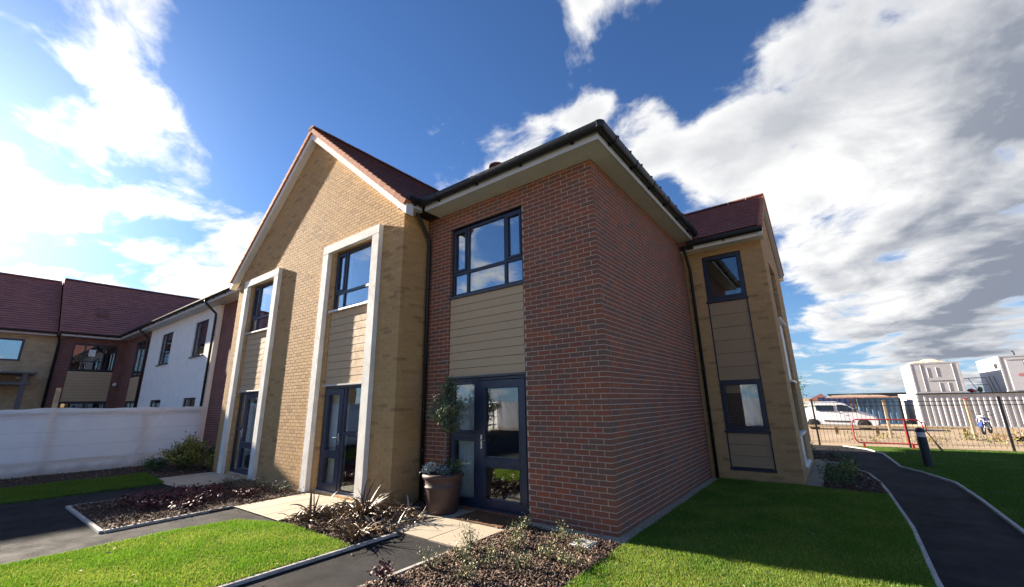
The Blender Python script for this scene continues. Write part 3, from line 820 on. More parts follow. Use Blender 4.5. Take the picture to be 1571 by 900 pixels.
# hipped roof
PIT = 0.70
rz0 = EAVE+0.16; rx1 = SR+0.04; ry0 = -SO-0.05; yr = 5.5
rise = (yr-ry0)*PIT; xr = rx1-(yr-ry0)
mb = MB()
mb._add([(-12.2, ry0, rz0), (rx1, ry0, rz0), (xr, yr, rz0+rise), (-12.2, yr, rz0+rise), (rx1, 2*yr-ry0, rz0), (-12.2, 2*yr-ry0, rz0)],
        [(0, 1, 2, 3), (1, 4, 2), (4, 5, 3, 2), (0, 5, 4, 1), (0, 3, 5)])
mb.build('roof', m_tile, red)
sl = math.sqrt(1+PIT*PIT)
upF = np.array([0, 1, PIT])/sl; upR = np.array([-1, 0, PIT])/sl
tile_slope(red, (-3.6, ry0, rz0+0.02), (1, 0, 0), upF, rx1+3.6, 2.6, 0.25, 0.3, m_tile, clip=lambda a, s: a < (rx1+3.6)-s/sl-0.30)
tile_slope(red, (rx1, ry0, rz0+0.02), (0, 1, 0), upR, 5.2, 2.2, 0.25, 0.3, m_tile, clip=lambda a, s: a > s/sl+0.30)
# roof vents
def zroof(y): return rz0+(y-ry0)*PIT
mb = MB(); mb.lathe([(0.13, -0.25), (0.12, 0.10), (0.19, 0.12), (0.20, 0.16), (0.12, 0.20), (0.12, 0.22), (0.2, 0.24), (0.19, 0.28), (0.05, 0.31)], (-3.12, 1.5, zroof(1.5)), 18)
mb.build('roof_vent', m_ridge, red, smooth=False)
mb = MB(); mb.box(-2.33, -1.95, 1.45, 1.75, zroof(1.5)-0.05, zroof(1.5)+0.13); mb.build('roof_cowl', m_slab, red, bevel=0.01)
downpipe(red, [(-3.62, -SO-0.06, GZ-0.06), (-3.63, -SO-0.06, GZ-0.16), (-3.68, -0.075, EAVE-0.45), (-3.68, -0.06, EAVE-0.6), (-3.68, -0.06, 0.05)], 0.036,
         [(-3.68, -0.06, z) for z in (0.9, 2.6, 4.3)], wall=(0, 0.06, 0))

# ================================================================== CREAM GABLE HOUSE
gab = thing('cream_gable_house', 'tall cream brick gable with two white stone surrounds and a steep plum roof', 'house', (-7.7, 2, 0))
GY = -0.66; GX0, GX1 = -11.65, -3.76; GC = -7.72
plG = Plane((GX0, GY, 0), (1, 0, 0), (0, -1, 0)); Lg = GX1-GX0
plGs = Plane((GX1, GY, 0), (0, 1, 0), (1, 0, 0))
GS = 0.84; APEX = 9.05
def g(x): return x-GX0
F1 = (-6.60, -4.43); F2 = (-11.02, -8.86)
leg = 0.235
op1 = (g(F1[0]+leg-0.05), g(F1[1]-leg+0.05), 0.06, 5.13); op2 = (g(F2[0]+leg-0.05), g(F2[1]-leg+0.05), 0.06, 5.13)
zb = APEX-0.16
hp = [(GS, 1.0, zb+GS*g(GC)), (-GS, 1.0, zb-GS*g(GC))]
bay_in = {}
brick_wall(gab, plG, Lg, zb, [(g(F1[0]+leg+0.14), g(F1[1]-leg-0.0), 0.06, 5.13), (g(F2[0]+leg+0.14), g(F2[1]-leg), 0.06, 5.13)],
           m_cream, m_mort_c, ends=('flush', ('corner', 0)), halfplanes=hp, n_single=230, rec=0.0045)
brick_wall(gab, plGs, 0.64, EAVE, [], m_cream, m_mort_c, ends=(('corner', 1), 'flush'), n_single=70, rec=0.0045)
mb = MB(); mb.box(GX0+0.01, GX0+0.1, GY+0.05, 1.5, 0, EAVE+0.1); mb.build('side_wall', m_farcream, gab)
for (a, b) in (F1, F2):
    mb = MB(); t = 0.10; bk = -0.004
    plG.box(mb, g(a), g(a)+leg, 0.026, 5.135, bk, t); plG.box(mb, g(b)-leg, g(b), 0.026, 5.135, bk, t); plG.box(mb, g(a), g(b), 5.137, 5.335, bk, t)
    mb.build('stone_surround', m_stone, gab, bevel=0.006)
    ui0, ui1 = g(a)+leg+0.14, g(b)-leg
    # upper window
    v0, v1, tr = 3.755, 5.11, 4.15
    mu = ui0+0.40; mu2 = ui1-0.22
    window(gab, plG, ui0+0.005, ui1-0.005, v0, v1,
        [(ui0+0.1, mu-0.075, tr+0.075, v1-0.1), (mu+0.028, mu2-0.028, tr+0.03, v1-0.055), (mu2+0.028, ui1-0.06, tr+0.03, v1-0.055),
         (ui0+0.06, mu-0.028, v0+0.055, tr-0.03), (mu+0.028, mu2-0.028, v0+0.055, tr-0.03), (mu2+0.028, ui1-0.06, v0+0.055, tr-0.03)],
        bars=[(mu-0.028, mu+0.028, v0+0.05, v1-0.05), (mu2-0.028, mu2+0.028, v0+0.05, v1-0.05), (ui0+0.055, mu-0.028, tr-0.03, tr+0.03), (mu+0.028, mu2-0.028, tr-0.03, tr+0.03), (mu2+0.028, ui1-0.055, tr-0.03, tr+0.03)],
        sashes=[(ui0+0.055, mu-0.028, tr+0.03, v1-0.05)], w=-0.13, sill=(0.035, m_alu))
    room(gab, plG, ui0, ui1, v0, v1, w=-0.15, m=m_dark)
    curtain(gab, plG, ui0+0.08, mu-0.08, v0+0.03, v1-0.05, -0.25, 0.02, 3, name='blind')
    boards(gab, plG, ui0+0.01, ui1-0.005, 2.135, 3.705, 10, -0.03, m_board)
    mb = MB(); plG.box(mb, ui0, ui1, 2.105, 2.135, -0.12, 0.015); mb.build('door_head', m_alu, gab, bevel=0.003)
    # door: in the right bay the leaf is on the left, in the left bay on the right
    v0, v1 = 0.075, 2.1
    md = g(-5.46) if a == F1[0] else g(-10.22)
    mb = MB(); rect_frame(mb, plG, ui0+0.005, ui1-0.005, v0, v1, 0.05, -0.14, -0.065); plG.box(mb, md-0.035, md+0.035, v0+0.05, v1-0.05, -0.138, -0.067)
    lf = (ui0+0.06, md-0.035) if a == F1[0] else (md+0.035, ui1-0.06)
    sl_ = (md+0.035, ui1-0.055) if a == F1[0] else (ui0+0.055, md-0.035)
    plG.box(mb, sl_[0], sl_[1], 1.13, 1.2, -0.138, -0.069)
    sd_ = mb.build('sidelight', m_navyd, gab, bevel=0.004)
    for c, e in ((0.14, 1.12), (1.21, 2.04)):
        q = MB(); plG.box(q, sl_[0]+0.01, sl_[1]-0.01, c, e, -0.1, -0.092); q.build('pane', m_glassd, sd_)
    mb = MB(); rect_frame(mb, plG, lf[0], lf[1], v0+0.02, v1-0.055, 0.115, -0.125, -0.05); plG.box(mb, lf[0]+0.115, lf[1]-0.115, 0.70, 0.83, -0.125, -0.05)
    rect_frame(mb, plG, lf[0]+0.105, lf[1]-0.105, 0.2, 0.71, 0.02, -0.11, -0.044); rect_frame(mb, plG, lf[0]+0.105, lf[1]-0.105, 0.82, 1.94, 0.02, -0.11, -0.044)
    dd = mb.build('door', m_navyd, gab, bevel=0.004)
    for c, e in ((0.215, 0.70), (0.83, 1.925)):
        q = MB(); plG.box(q, lf[0]+0.115, lf[1]-0.115, c, e, -0.095, -0.087); q.build('pane', m_glassd, dd)
    if a == F1[0]: handle(dd, plG, lf[1]-0.055, 1.06, -0.05, -1)
    else: handle(dd, plG, lf[0]+0.055, 1.06, -0.05, 1)
    mb = MB(); plG.box(mb, ui0, ui1, 0.0, 0.075, -0.16, -0.02); mb.build('threshold', m_alu, gab)
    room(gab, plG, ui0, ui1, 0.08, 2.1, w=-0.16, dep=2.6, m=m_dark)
    curtain(gab, plG, ui0+0.06, ui0+(0.62 if a == F1[0] else 0.40), 0.1, 2.05, -0.25, 0.035, 6)
# gable roof
GHW = 4.22; GEZ = APEX+0.03-GS*GHW; GF = GY-0.19; GB = 9.0
slg = math.sqrt(1+GS*GS)
mb = MB()
mb._add([(GC, GF+0.05, APEX-0.01), (GC+GHW, GF+0.05, GEZ-0.04), (GC+GHW, GB, GEZ-0.04), (GC, GB, APEX-0.01), (GC-GHW, GF+0.05, GEZ-0.04), (GC-GHW, GB, GEZ-0.04)],
        [(0, 1, 2, 3), (0, 3, 5, 4), (0, 4, 1), (1, 4, 5, 2), (3, 2, 5)])
mb2 = mb
roof_g = MB()
for sgn in (1, -1):
    roof_g.hexa([(GC+sgn*(GHW-0.05), GF+0.05, GEZ-0.04), (GC+sgn*(GHW-0.05), GB, GEZ-0.04), (GC, GB, APEX-0.1), (GC, GF+0.05, APEX-0.1),
                 (GC+sgn*(GHW-0.05), GF+0.05, GEZ+0.04), (GC+sgn*(GHW-0.05), GB, GEZ+0.04), (GC, GB, APEX), (GC, GF+0.05, APEX)])
roof_g.build('roof', m_tile, gab)
upr = np.array([-1, 0, GS])/slg; upl = np.array([1, 0, GS])/slg
tile_slope(gab, (GC+GHW, GF+0.12, GEZ+0.012), (0, 1, 0), upr, 7.0, GHW*slg-0.03, 0.235, 0.3, m_tile)
tile_slope(gab, (GC-GHW, GF+0.12, GEZ+0.012), (0, 1, 0), upl, 7.0, GHW*slg-0.03, 0.235, 0.3, m_tile)
# bargeboards
mb = MB()
for sgn in (1, -1):
    pts = []
    for s_, dzt in ((0.0, 0), (1.0, 0)):
        x = GC+sgn*GHW*s_
        pts.append((x, APEX-GS*GHW*s_))
    (xa, za), (xb, zb_) = pts
    mb.hexa([(xa, GF+0.02, za-0.30), (xb, GF+0.02, zb_-0.25), (xb, GY+0.005, zb_-0.25), (xa, GY+0.005, za-0.30), (xa, GF+0.02, za-0.03), (xb, GF+0.02, zb_-0.03), (xb, GY+0.005, zb_-0.03), (xa, GY+0.005, za-0.03)])
mb.build('bargeboard', m_white, gab)
# box ends and side eaves
for sg in (1, -1):
    mb = MB(); mb.prism([(GC+sg*(GHW-0.02), GF+0.018, EAVE-0.02), (GC+sg*(GHW-0.02), GF+0.018, GEZ-0.01), (GC+sg*(GHW-0.17), GF+0.018, GEZ+0.10), (GC+sg*(GHW-0.27), GF+0.018, GEZ+0.10), (GC+sg*(GHW-0.27), GF+0.018, EAVE-0.02)], (0, 0.175, 0))
    mb.build('box_end', m_white, gab, bevel=0.004)
mb = MB(); mb.box(GX1+0.001, GC+GHW-0.02, GF+0.06, -SO-0.001, EAVE-0.011, EAVE+0.001); mb.build('soffit', m_soffit, gab)
mb = MB(); mb.box(GC+GHW-0.04, GC+GHW-0.02, GF+0.22, -SO-0.022, EAVE-0.018, EAVE+0.12); mb.build('fascia', m_soffit, gab)
gutter_run(gab, (GC+GHW-0.02, GF+0.02, GZ), (GC+GHW-0.02, -SO+0.02, GZ), (1, 0, 0), 0.064, 0.4)
# verge tiles with an orange face, ridge tiles
nV = 25
for sgn in (1, -1):
    dirv = np.array([sgn, 0, -GS])/slg; nrm = np.array([sgn*GS, 0, 1])/slg
    Lh = GHW*slg; st = Lh/nV; me = None
    for i in range(nV):
        if me is None:
            b = MB(); yv = np.array([0, 1.0, 0]); o_ = np.zeros(3)
            def Q(a, y, h): return dirv*a+yv*y+nrm*h
            b.hexa([Q(0.0,0,-0.085), Q(st-0.004,0,-0.072), Q(st-0.004,0.14,-0.072), Q(0.0,0.14,-0.085), Q(0.0,0,0.026), Q(st-0.004,0,0.044), Q(st-0.004,0.14,0.044), Q(0,0.14,0.026)])
            me = b.mesh('verge_tile')
        o = link('verge_tile', me, m_verge, gab, bevel=0.0)
        p = np.array([GC, GF-0.03, APEX])+dirv*(i*st+0.02); o.location = p
b = MB(); n_ = 8
ring = [(0.15*math.sin(math.pi*(j/n_-0.5)), 0.095*math.cos(math.pi*(j/n_-0.5))) for j in range(n_+1)]
poly = [(x, 0.0, z) for x, z in ring]; b.prism(poly, (0, 0.446, 0)); me = b.mesh('ridge_tile')
for i in range(16):
    o = link('ridge_tile', me, m_ridge, gab); o.location = (GC, GF-0.04+i*0.45, APEX-0.005+0.004*(i % 2))

# ================================================================== CREAM WING (right)
wing = thing('cream_wing_house', 'narrow cream brick wing with brown boarded panels at the end of the long red wall', 'house', (0.9, 7.1, 0))
WY = 5.11; WX = 1.71; WB = 9.2; WE = 5.22
plW = Plane((0.0, WY, 0), (1, 0, 0), (0, -1, 0)); plWs = Plane((WX, WY, 0), (0, 1, 0), (1, 0, 0))
brick_wall(wing, plW, WX, WE, [(0.41, 1.26, 0.22, 5.07)], m_creamw, m_mort_c, ends=('flush', ('corner', 0)), n_single=270)
WSL = 0.70; wyr = (WY+WB)/2; 
hpw = [(WSL, 1.0, 6.72+WSL*(wyr-WY)), (-WSL, 1.0, 6.72-WSL*(wyr-WY))]
brick_wall(wing, plWs, WB-WY, 6.9, [(1.0, 2.42, 0.2, 4.95)], m_creamw, m_mort_c, ends=(('corner', 1), 'flush'), halfplanes=hpw, n_single=30)
mb = MB(); mb.box(-6.0, WX-0.02, WB-0.1, WB-0.004, 0, 5.4); mb.box(-6.0, 0.3, WB, 11.3, 0, 5.4); mb.build('rear_wall', m_farcream, wing)
for (v0, v1) in ((3.955, 5.05), (1.02, 2.095)):
    window(wing, plW, 0.415, 1.255, v0, v1, [(0.52, 1.15, v0+0.105, v1-0.105)], bars=(), sashes=[(0.465, 1.205, v0+0.05, v1-0.05)], w=-0.075, frame=0.06, sill=(0.02, m_navy), mgl=m_glassd)
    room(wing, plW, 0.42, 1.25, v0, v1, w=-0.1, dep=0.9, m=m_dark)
curtain(wing, plW, 0.80, 1.14, 1.1, 2.0, -0.2, 0.03, 4)
mb = MB(); plW.box(mb, 0.5, 1.15, 1.82, 2.0, -0.2, -0.19); mb.build('blind', m_board, wing)
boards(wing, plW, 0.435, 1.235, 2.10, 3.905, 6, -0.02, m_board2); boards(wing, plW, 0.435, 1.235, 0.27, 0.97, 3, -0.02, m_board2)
for v0, v1 in ((2.10, 3.905), (0.264, 0.97)):
    for a, b in ((0.41, 0.433), (1.237, 1.26)):
        mb = MB(); plW.box(mb, a, b, v0, v1, -0.09, 0.004); mb.build('panel_trim', m_navy, wing)
mb = MB(); plW.box(mb, 0.40, 1.27, 0.205, 0.262, -0.09, 0.02); mb.build('sill', m_navy, wing)
# side bay seen edge on
mb = MB(); plWs.box(mb, 1.0, 2.42, 0.2, 4.95, -0.2, -0.15); mb.build('bay_lining', m_navy, wing)
for a, b, m in ((2.1, 3.5, m_white), (0.25, 0.85, m_white)):
    q = MB(); plWs.box(q, 1.03, 2.39, a, b, -0.15, -0.05); q.build('spandrel_panel', m, wing)
for v in (3.52, 2.05, 0.87, 0.2):
    q = MB(); plWs.box(q, 1.0, 2.42, v, v+0.035, -0.15, 0.045); q.build('sill', m_white, wing)
for v0, v1 in ((3.56, 4.93), (0.91, 2.04)):
    window(wing, plWs, 1.02, 2.40, v0, v1, [(1.08, 1.67, v0+0.06, v1-0.06), (1.75, 2.34, v0+0.06, v1-0.06)], bars=[(1.68, 1.74, v0+.05, v1-.05)], w=-0.15)
# wing roof
wov = 0.34; wez = 5.42; wey = WY-wov-0.06; wrz = wez+(wyr-wey)*WSL; wxv = WX+0.1
mb = MB()
for sgn in (-1, 1):
    ye = wyr+sgn*(wyr-wey)
    mb.hexa([(-5, ye, wez-0.09), (wxv-0.02, ye, wez-0.09), (wxv-0.02, wyr, wrz-0.09), (-5, wyr, wrz-0.09), (-5, ye, wez), (wxv-0.02, ye, wez), (wxv-0.02, wyr, wrz), (-5, wyr, wrz)])
mb.build('roof', m_wingtile, wing)
slw = math.sqrt(1+WSL*WSL)
tile_slope(wing, (-1.3, wey, wez+0.012), (1, 0, 0), np.array([0, 1, WSL])/slw, wxv+1.3-0.05, (wyr-wey)*slw-0.02, 0.175, 0.30, m_wingtile, single=True, lift=0.042, thick=0.026)
tile_slope(wing, (-1.3, 2*wyr-wey, wez+0.012), (1, 0, 0), np.array([0, -1, WSL])/slw, wxv+1.3-0.05, (wyr-wey)*slw-0.02, 0.30, 0.30, m_wingtile, name='rear_tiles')
for sgn in (1, -1):
    dirv = np.array([0, sgn, -WSL])/slw; nrm = np.array([0, sgn*WSL, 1])/slw; Lh = (wyr-wey)*slw; nv = 15; st = Lh/nv; me = None
    for i in range(nv):
        if me is None:
            b = MB(); xv = np.array([1.0, 0, 0])
            def Q(a, x, h): return dirv*a+xv*x+nrm*h
            b.hexa([Q(0,-0.1,-0.08), Q(st-.004,-0.1,-.07), Q(st-.004,0.0,-.07), Q(0,0.0,-.08), Q(0,-0.1,0.024), Q(st-.004,-0.1,0.04), Q(st-.004,0.0,0.04), Q(0,0.0,0.024)])
            me = b.mesh('verge_tile')
        o = link('verge_tile', me, m_verge, wing); o.location = np.array([wxv+0.02, wyr, wrz])+dirv*(i*st+0.01)
b = MB(); b.prism([(0.0, x*0.8, z*0.8) for x, z in ring], (0.43, 0, 0)); me = b.mesh('ridge_tile')
for i in range(8):
    o = link('ridge_tile', me, m_ridge, wing); o.location = (wxv-0.42-i*0.45, wyr, wrz)
mb = MB()
for sgn in (1, -1):
    ye = wyr+sgn*(wyr-wey)
    mb.hexa([(WX+0.002, ye, wez-0.2), (wxv-0.01, ye, wez-0.2), (wxv-0.01, wyr, wrz-0.25), (WX+0.002, wyr, wrz-0.25), (WX+0.002, ye, wez-0.04), (wxv-0.01, ye, wez-0.04), (wxv-0.01, wyr, wrz-0.06), (WX+0.002, wyr, wrz-0.06)])
mb.build('bargeboard', m_white, wing)
mb = MB(); mb.box(0.001, wxv-0.012, wey+0.06, WY-0.001, WE-0.012, WE); mb.build('soffit', m_white, wing); mb = MB(); mb.box(0.34, wxv-0.012, wey+0.04, wey+0.06, WE-0.02, WE+0.17); mb.build('fascia', m_white, wing); mb = MB(); mb.box(-0.1, wxv-0.012, 2*wyr-wey-0.06, 2*wyr-wey-0.04, WE-0.02, WE+0.17); mb.build('fascia', m_white, wing); mb = MB(); mb.box(0.0, wxv-0.012, WB, 2*wyr-wey-0.06, WE-0.012, WE); mb.build('soffit', m_white, wing)
gutter_run(wing, (0.22, wey+0.04, WE+0.16), (wxv-0.0, wey+0.04, WE+0.165), (0, -1, 0), 0.074, 0.8)
downpipe(wing, [(0.14, wey-0.02, WE+0.1), (0.14, wey-0.02, WE-0.02), (0.13, WY-0.06, WE-0.42), (0.13, WY-0.06, 0.02)], 0.036, [(0.13, WY-0.06, z) for z in (0.9, 2.4, 4.0)], wall=(0, 0.06, 0))

# ================================================================== LINK + WHITE RENDER HOUSE + FAR WING
lnk = thing('red_link_house', 'narrow dark red brick link squeezed between the white rendered house and the cream gable', 'house', (-13.5, 3, 0))
def panel_wall(root, pl, L, H, ops, m, th=0.25, name='wall', v0=0.0):
    rs = [(0, L, v0, H)]
    for o in ops: rs = rect_minus(rs, o)
    mb = MB()
    for r in rs: pl.box(mb, r[0], r[1], r[2], r[3], -th, 0)
    return mb.build(name, m, root)
plL = Plane((-15.25, 0.14, 0), (1, 0, 0), (0, -1, 0))
panel_wall(lnk, plL, 3.65, EAVE, [(1.55, 2.95, 0.06, 5.06)], m_farred)
window(lnk, plL, 1.55, 2.95, 3.67, 5.05, [(1.61, 2.0, 3.73, 4.99), (2.06, 2.89, 3.73, 4.99)], bars=[(2.0, 2.06, 3.72, 5.0)], sill=(0.02, m_sill))
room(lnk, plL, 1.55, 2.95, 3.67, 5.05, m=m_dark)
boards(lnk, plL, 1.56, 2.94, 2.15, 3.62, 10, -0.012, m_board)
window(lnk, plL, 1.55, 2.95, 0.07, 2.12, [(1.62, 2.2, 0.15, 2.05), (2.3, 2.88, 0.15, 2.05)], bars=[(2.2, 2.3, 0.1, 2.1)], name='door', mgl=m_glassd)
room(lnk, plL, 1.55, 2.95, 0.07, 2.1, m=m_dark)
mb = MB(); mb.box(-15.25, -12.0, -0.38, 0.14, EAVE, EAVE+0.012); mb.box(-15.25, -12.02, -0.40, -0.38, EAVE-0.02, EAVE+0.18); mb.build('soffit', m_soffit, lnk)
gutter_run(lnk, (-15.25, -0.40, GZ), (-12.02, -0.40, GZ), (0, -1, 0), 0.064, 0.9)

wh = thing('white_render_house', 'white rendered terrace house with four dark framed windows behind the sheeted hoarding', 'house', (-19.5, 3, 0))
plR = Plane((-23.95, 0.0, 0), (1, 0, 0), (0, -1, 0)); r_ = lambda x: x+23.95
ops = [(r_(-22.0), r_(-20.42), 3.64, 5.04), (r_(-17.6), r_(-16.18), 3.66, 5.04), (r_(-22.0), r_(-20.42), 0.9, 2.1), (r_(-17.58), r_(-16.2), 0.9, 2.1)]
panel_wall(wh, plR, 8.65, EAVE, ops, m_render)
for k, o in enumerate(ops):
    c = o[1]-0.72
    if k < 2:
        window(wh, plR, o[0], o[1], o[2], o[3], [(o[0]+0.06, o[0]+0.5, o[2]+0.06, o[3]-0.06), (o[0]+0.56, o[1]-0.06, o[2]+0.06, o[2]+0.46), (o[0]+0.56, o[1]-0.06, o[2]+0.52, o[3]-0.06)],
               bars=[(o[0]+0.5, o[0]+0.56, o[2]+0.05, o[3]-0.05), (o[0]+0.56, o[1]-0.05, o[2]+0.46, o[2]+0.52)], sill=(0.06, m_sill), w=-0.11, mgl=m_glassd)
    else:
        window(wh, plR, o[0], o[1], o[2], o[3], [(o[0]+0.06, o[0]+0.66, o[2]+0.06, o[3]-0.06), (o[0]+0.72, o[1]-0.06, o[2]+0.06, o[3]-0.06)], bars=[(o[0]+0.66, o[0]+0.72, o[2]+0.05, o[3]-0.05)], w=-0.11, mgl=m_glassd)
    room(wh, plR, o[0], o[1], o[2], o[3], m=m_dark)
q = MB(); plR.box(q, r_(-20.95), r_(-20.6), 3.72, 4.05, -0.09, -0.085); q.build('window_notice', m_white, wh)
mb = MB(); mb.box(-28.4, -15.252, -0.38, -0.001, EAVE, EAVE+0.012); mb.box(-28.4, -15.252, -0.40, -0.38, EAVE-0.02, EAVE+0.18); mb.build('soffit', m_soffit, wh)
gutter_run(wh, (-28.5, -0.40, GZ), (-15.252, -0.40, GZ), (0, -1, 0), 0.064, 1.0)
mb = MB()
mb._add([(-36, -0.46, rz0), (-11.9, -0.46, rz0), (-11.9, 5.0, rz0+5.46*PIT), (-36, 5.0, rz0+5.46*PIT), (-36, 10.4, rz0), (-11.9, 10.4, rz0)], [(0,1,2,3),(3,2,5,4),(0,4,5,1),(0,3,4),(1,5,2)])
mb.build('roof', m_tile, wh)
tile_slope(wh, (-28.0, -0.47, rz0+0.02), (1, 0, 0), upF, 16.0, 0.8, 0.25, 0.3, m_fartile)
downpipe(wh, [(-15.33, -0.46, GZ-0.06), (-15.33, -0.46, GZ-0.16), (-15.33, -0.07, EAVE-0.35), (-15.33, -0.06, EAVE-0.5), (-15.33, -0.06, 0.05)], 0.04, [(-15.33, -0.06, z) for z in (2.6, 4.3)], wall=(0, 0.06, 0))
downpipe(wh, [(-24.1, -0.46, GZ-0.06), (-24.1, -0.46, GZ-0.16), (-24.1, -0.07, EAVE-0.35), (-24.1, -0.06, EAVE-0.5), (-24.1, -0.06, 0.05)], 0.045)

fr = thing('far_red_house', 'far red brick house in the inner corner, tan boards under its wide window', 'house', (-30, 1, 0))
plC = Plane((-28.8, 0.0, 0), (1, 0, 0), (0, -1, 0)); cc = lambda x: x+28.8
panel_wall(fr, plC, 4.85, EAVE, [(cc(-26.45), cc(-24.68), 0.06, 5.1)], m_farred)
window(fr, plC, cc(-26.45), cc(-24.68), 3.35, 5.08, [(cc(-26.38), cc(-25.6), 3.42, 5.0), (cc(-25.52), cc(-24.75), 3.42, 5.0)], bars=[(cc(-25.6), cc(-25.52), 3.4, 5.03)], mgl=m_glassd)
room(fr, plC, cc(-26.45), cc(-24.68), 3.35, 5.08, m=m_dark)
boards(fr, plC, cc(-26.44), cc(-24.69), 2.12, 3.3, 8, -0.012, m_board)
window(fr, plC, cc(-26.45), cc(-24.68), 0.07, 2.1, [(cc(-26.38), cc(-25.6), 0.15, 2.03), (cc(-25.52), cc(-24.75), 0.15, 2.03)], bars=[(cc(-25.6), cc(-25.52), 0.1, 2.05)], mgl=m_glassd, name='door')
plA = Plane((-28.8, -2.62, 0), (0, 1, 0), (1, 0, 0)); ya = lambda y: y+2.62
panel_wall(fr, plA, 2.62, EAVE, [(ya(-2.05), ya(-0.32), 0.06, 5.12)], m_farred)
window(fr, plA, ya(-2.05), ya(-0.32), 3.75, 5.11, [(ya(-1.98), ya(-1.62), 3.82, 4.2), (ya(-1.98), ya(-1.62), 4.26, 5.05), (ya(-1.56), ya(-0.86), 3.82, 4.2), (ya(-1.56), ya(-0.86), 4.26, 5.05), (ya(-0.8), ya(-0.38), 3.82, 5.05)],
       bars=[(ya(-1.62), ya(-1.56), 3.8, 5.08), (ya(-0.86), ya(-0.8), 3.8, 5.08), (ya(-1.98), ya(-1.62), 4.2, 4.26), (ya(-1.56), ya(-0.86), 4.2, 4.26)], mgl=m_glassd)
room(fr, plA, ya(-2.05), ya(-0.32), 3.75, 5.11, m=m_dark)
q = MB(); plA.box(q, ya(-1.42), ya(-1.16), 4.5, 4.85, -0.05, -0.045); q.build('window_notice', m_white, fr)
boards(fr, plA, ya(-2.04), ya(-0.33), 2.17, 3.7, 10, -0.012, m_board)
window(fr, plA, ya(-2.05), ya(-0.32), 0.07, 2.13, [(ya(-1.98), ya(-1.2), 0.15, 2.06), (ya(-1.1), ya(-0.4), 0.15, 2.06)], bars=[(ya(-1.2), ya(-1.1), 0.1, 2.1)], mgl=m_glassd, name='door')
room(fr, plA, ya(-2.05), ya(-0.32), 0.07, 2.1, m=m_dark)
q = MB(); q.lathe([(0.02, -0.09), (0.085, -0.05), (0.085, 0.05), (0.02, 0.09)], (-28.72, -0.15, 3.05), 12, axis=1); q.build('wall_lamp', m_white, fr)
FX = -28.38; FRX = -32.3; FPI = 0.885
fz0 = rz0
mb = MB(); mb.box(-28.8, FX, -2.62, 0.0, EAVE, EAVE+0.012); mb.box(FX, FX+0.02, -2.62, -0.38, EAVE-0.02, EAVE+0.18); mb.build('soffit', m_soffit, fr)
gutter_run(fr, (FX+0.02, -2.7, GZ), (FX+0.02, -0.35, GZ), (1, 0, 0), 0.064, 1.0)
fslope = math.sqrt(1+FPI*FPI); upX = np.array([-1, 0, FPI])/fslope; frs = (FX+0.08-FRX)*fslope
fz_r = fz0+(FX+0.08-FRX)*FPI
mb = MB()
def gable_roof_x(mb, x0, xr, y0, y1, z0, zr):
    mb.hexa([(x0,y0,z0-.1),(x0,y1,z0-.1),(xr,y1,zr-.1),(xr,y0,zr-.1),(x0,y0,z0),(x0,y1,z0),(xr,y1,zr),(xr,y0,zr)])
    xb = 2*xr-x0
    mb.hexa([(xb,y0,z0-.1),(xb,y1,z0-.1),(xr,y1,zr-.1),(xr,y0,zr-.1),(xb,y0,z0),(xb,y1,z0),(xr,y1,zr),(xr,y0,zr)])
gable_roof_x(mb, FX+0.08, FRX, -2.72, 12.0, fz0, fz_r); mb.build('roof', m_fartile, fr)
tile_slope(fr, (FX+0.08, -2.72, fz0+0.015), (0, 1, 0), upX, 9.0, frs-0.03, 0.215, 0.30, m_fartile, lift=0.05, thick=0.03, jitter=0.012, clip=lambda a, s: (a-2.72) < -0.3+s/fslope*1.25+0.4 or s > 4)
b = MB(); b.prism([(x, 0.0, z) for x, z in ring], (0, 0.446, 0)); me = b.mesh('ridge_tile')
for i in range(20):
    o = link('ridge_tile', me, m_ridge, fr); o.location = (FRX, -2.7+i*0.45, fz_r)
mb = MB(); c0 = np.array([FX+0.08-1.55, -1.15, fz0+1.55*FPI])
mb._add([c0+np.array(p) for p in ((0.35,-0.28,-0.18),(0.35,0.28,-0.18),(-0.15,0.0,0.3),(-0.4,-0.3,0.36),(-0.4,0.3,0.36))], [(0,1,2),(0,2,3),(1,4,2),(2,4,3),(0,3,4,1)])
mb.build('roof_vent', m_ridge, fr)
for bb in ((-36, -29.05, -2.6, -2.5, 0, 5.4), (-36, -29.05, 11.6, 11.8, 0, 5.5), (-36, -35.8, -2.5, 11.6, 0, 5.5)):
    mb = MB(); mb.box(*bb); mb.build('rear_wall', m_farred, fr)
downpipe(fr, [(FX+0.06, -2.7, GZ-0.06), (FX, -2.7, GZ-0.2), (-28.72, -2.6, EAVE-0.4), (-28.74, -2.6, 0.05)], 0.05)

fc = thing('far_cream_house', 'far cream brick house at the left edge with a flat grey porch canopy', 'house', (-31, -7, 0))
plB = Plane((-29.2, -16.0, 0), (0, 1, 0), (1, 0, 0)); yb = lambda y: y+16.0
bops = [(yb(-5.4), yb(-3.72), 4.12, 5.2), (yb(-4.75), yb(-3.95), 0.06, 2.15), (yb(-9.5), yb(-7.6), 3.7, 5.1), (yb(-9.5), yb(-7.6), 0.1, 2.1), (yb(-13.5), yb(-11.6), 3.7, 5.1)]
panel_wall(fc, plB, 13.38, EAVE, bops, m_farcream)
for o in bops:
    window(fc, plB, o[0], o[1], o[2], o[3], [(o[0]+0.09, o[1]-0.09, o[2]+0.09, o[3]-0.09)], frame=0.085, w=-0.09, mgl=m_glass)
    room(fc, plB, o[0], o[1], o[2], o[3], m=m_dark)
mb = MB(); mb.box(-29.2, -27.5, -6.4, -3.15, 3.42, 3.5); mb.box(-29.2, -27.6, -6.3, -3.35, 2.92, 3.06); mb.build('canopy', m_sill, fc, bevel=0.01)
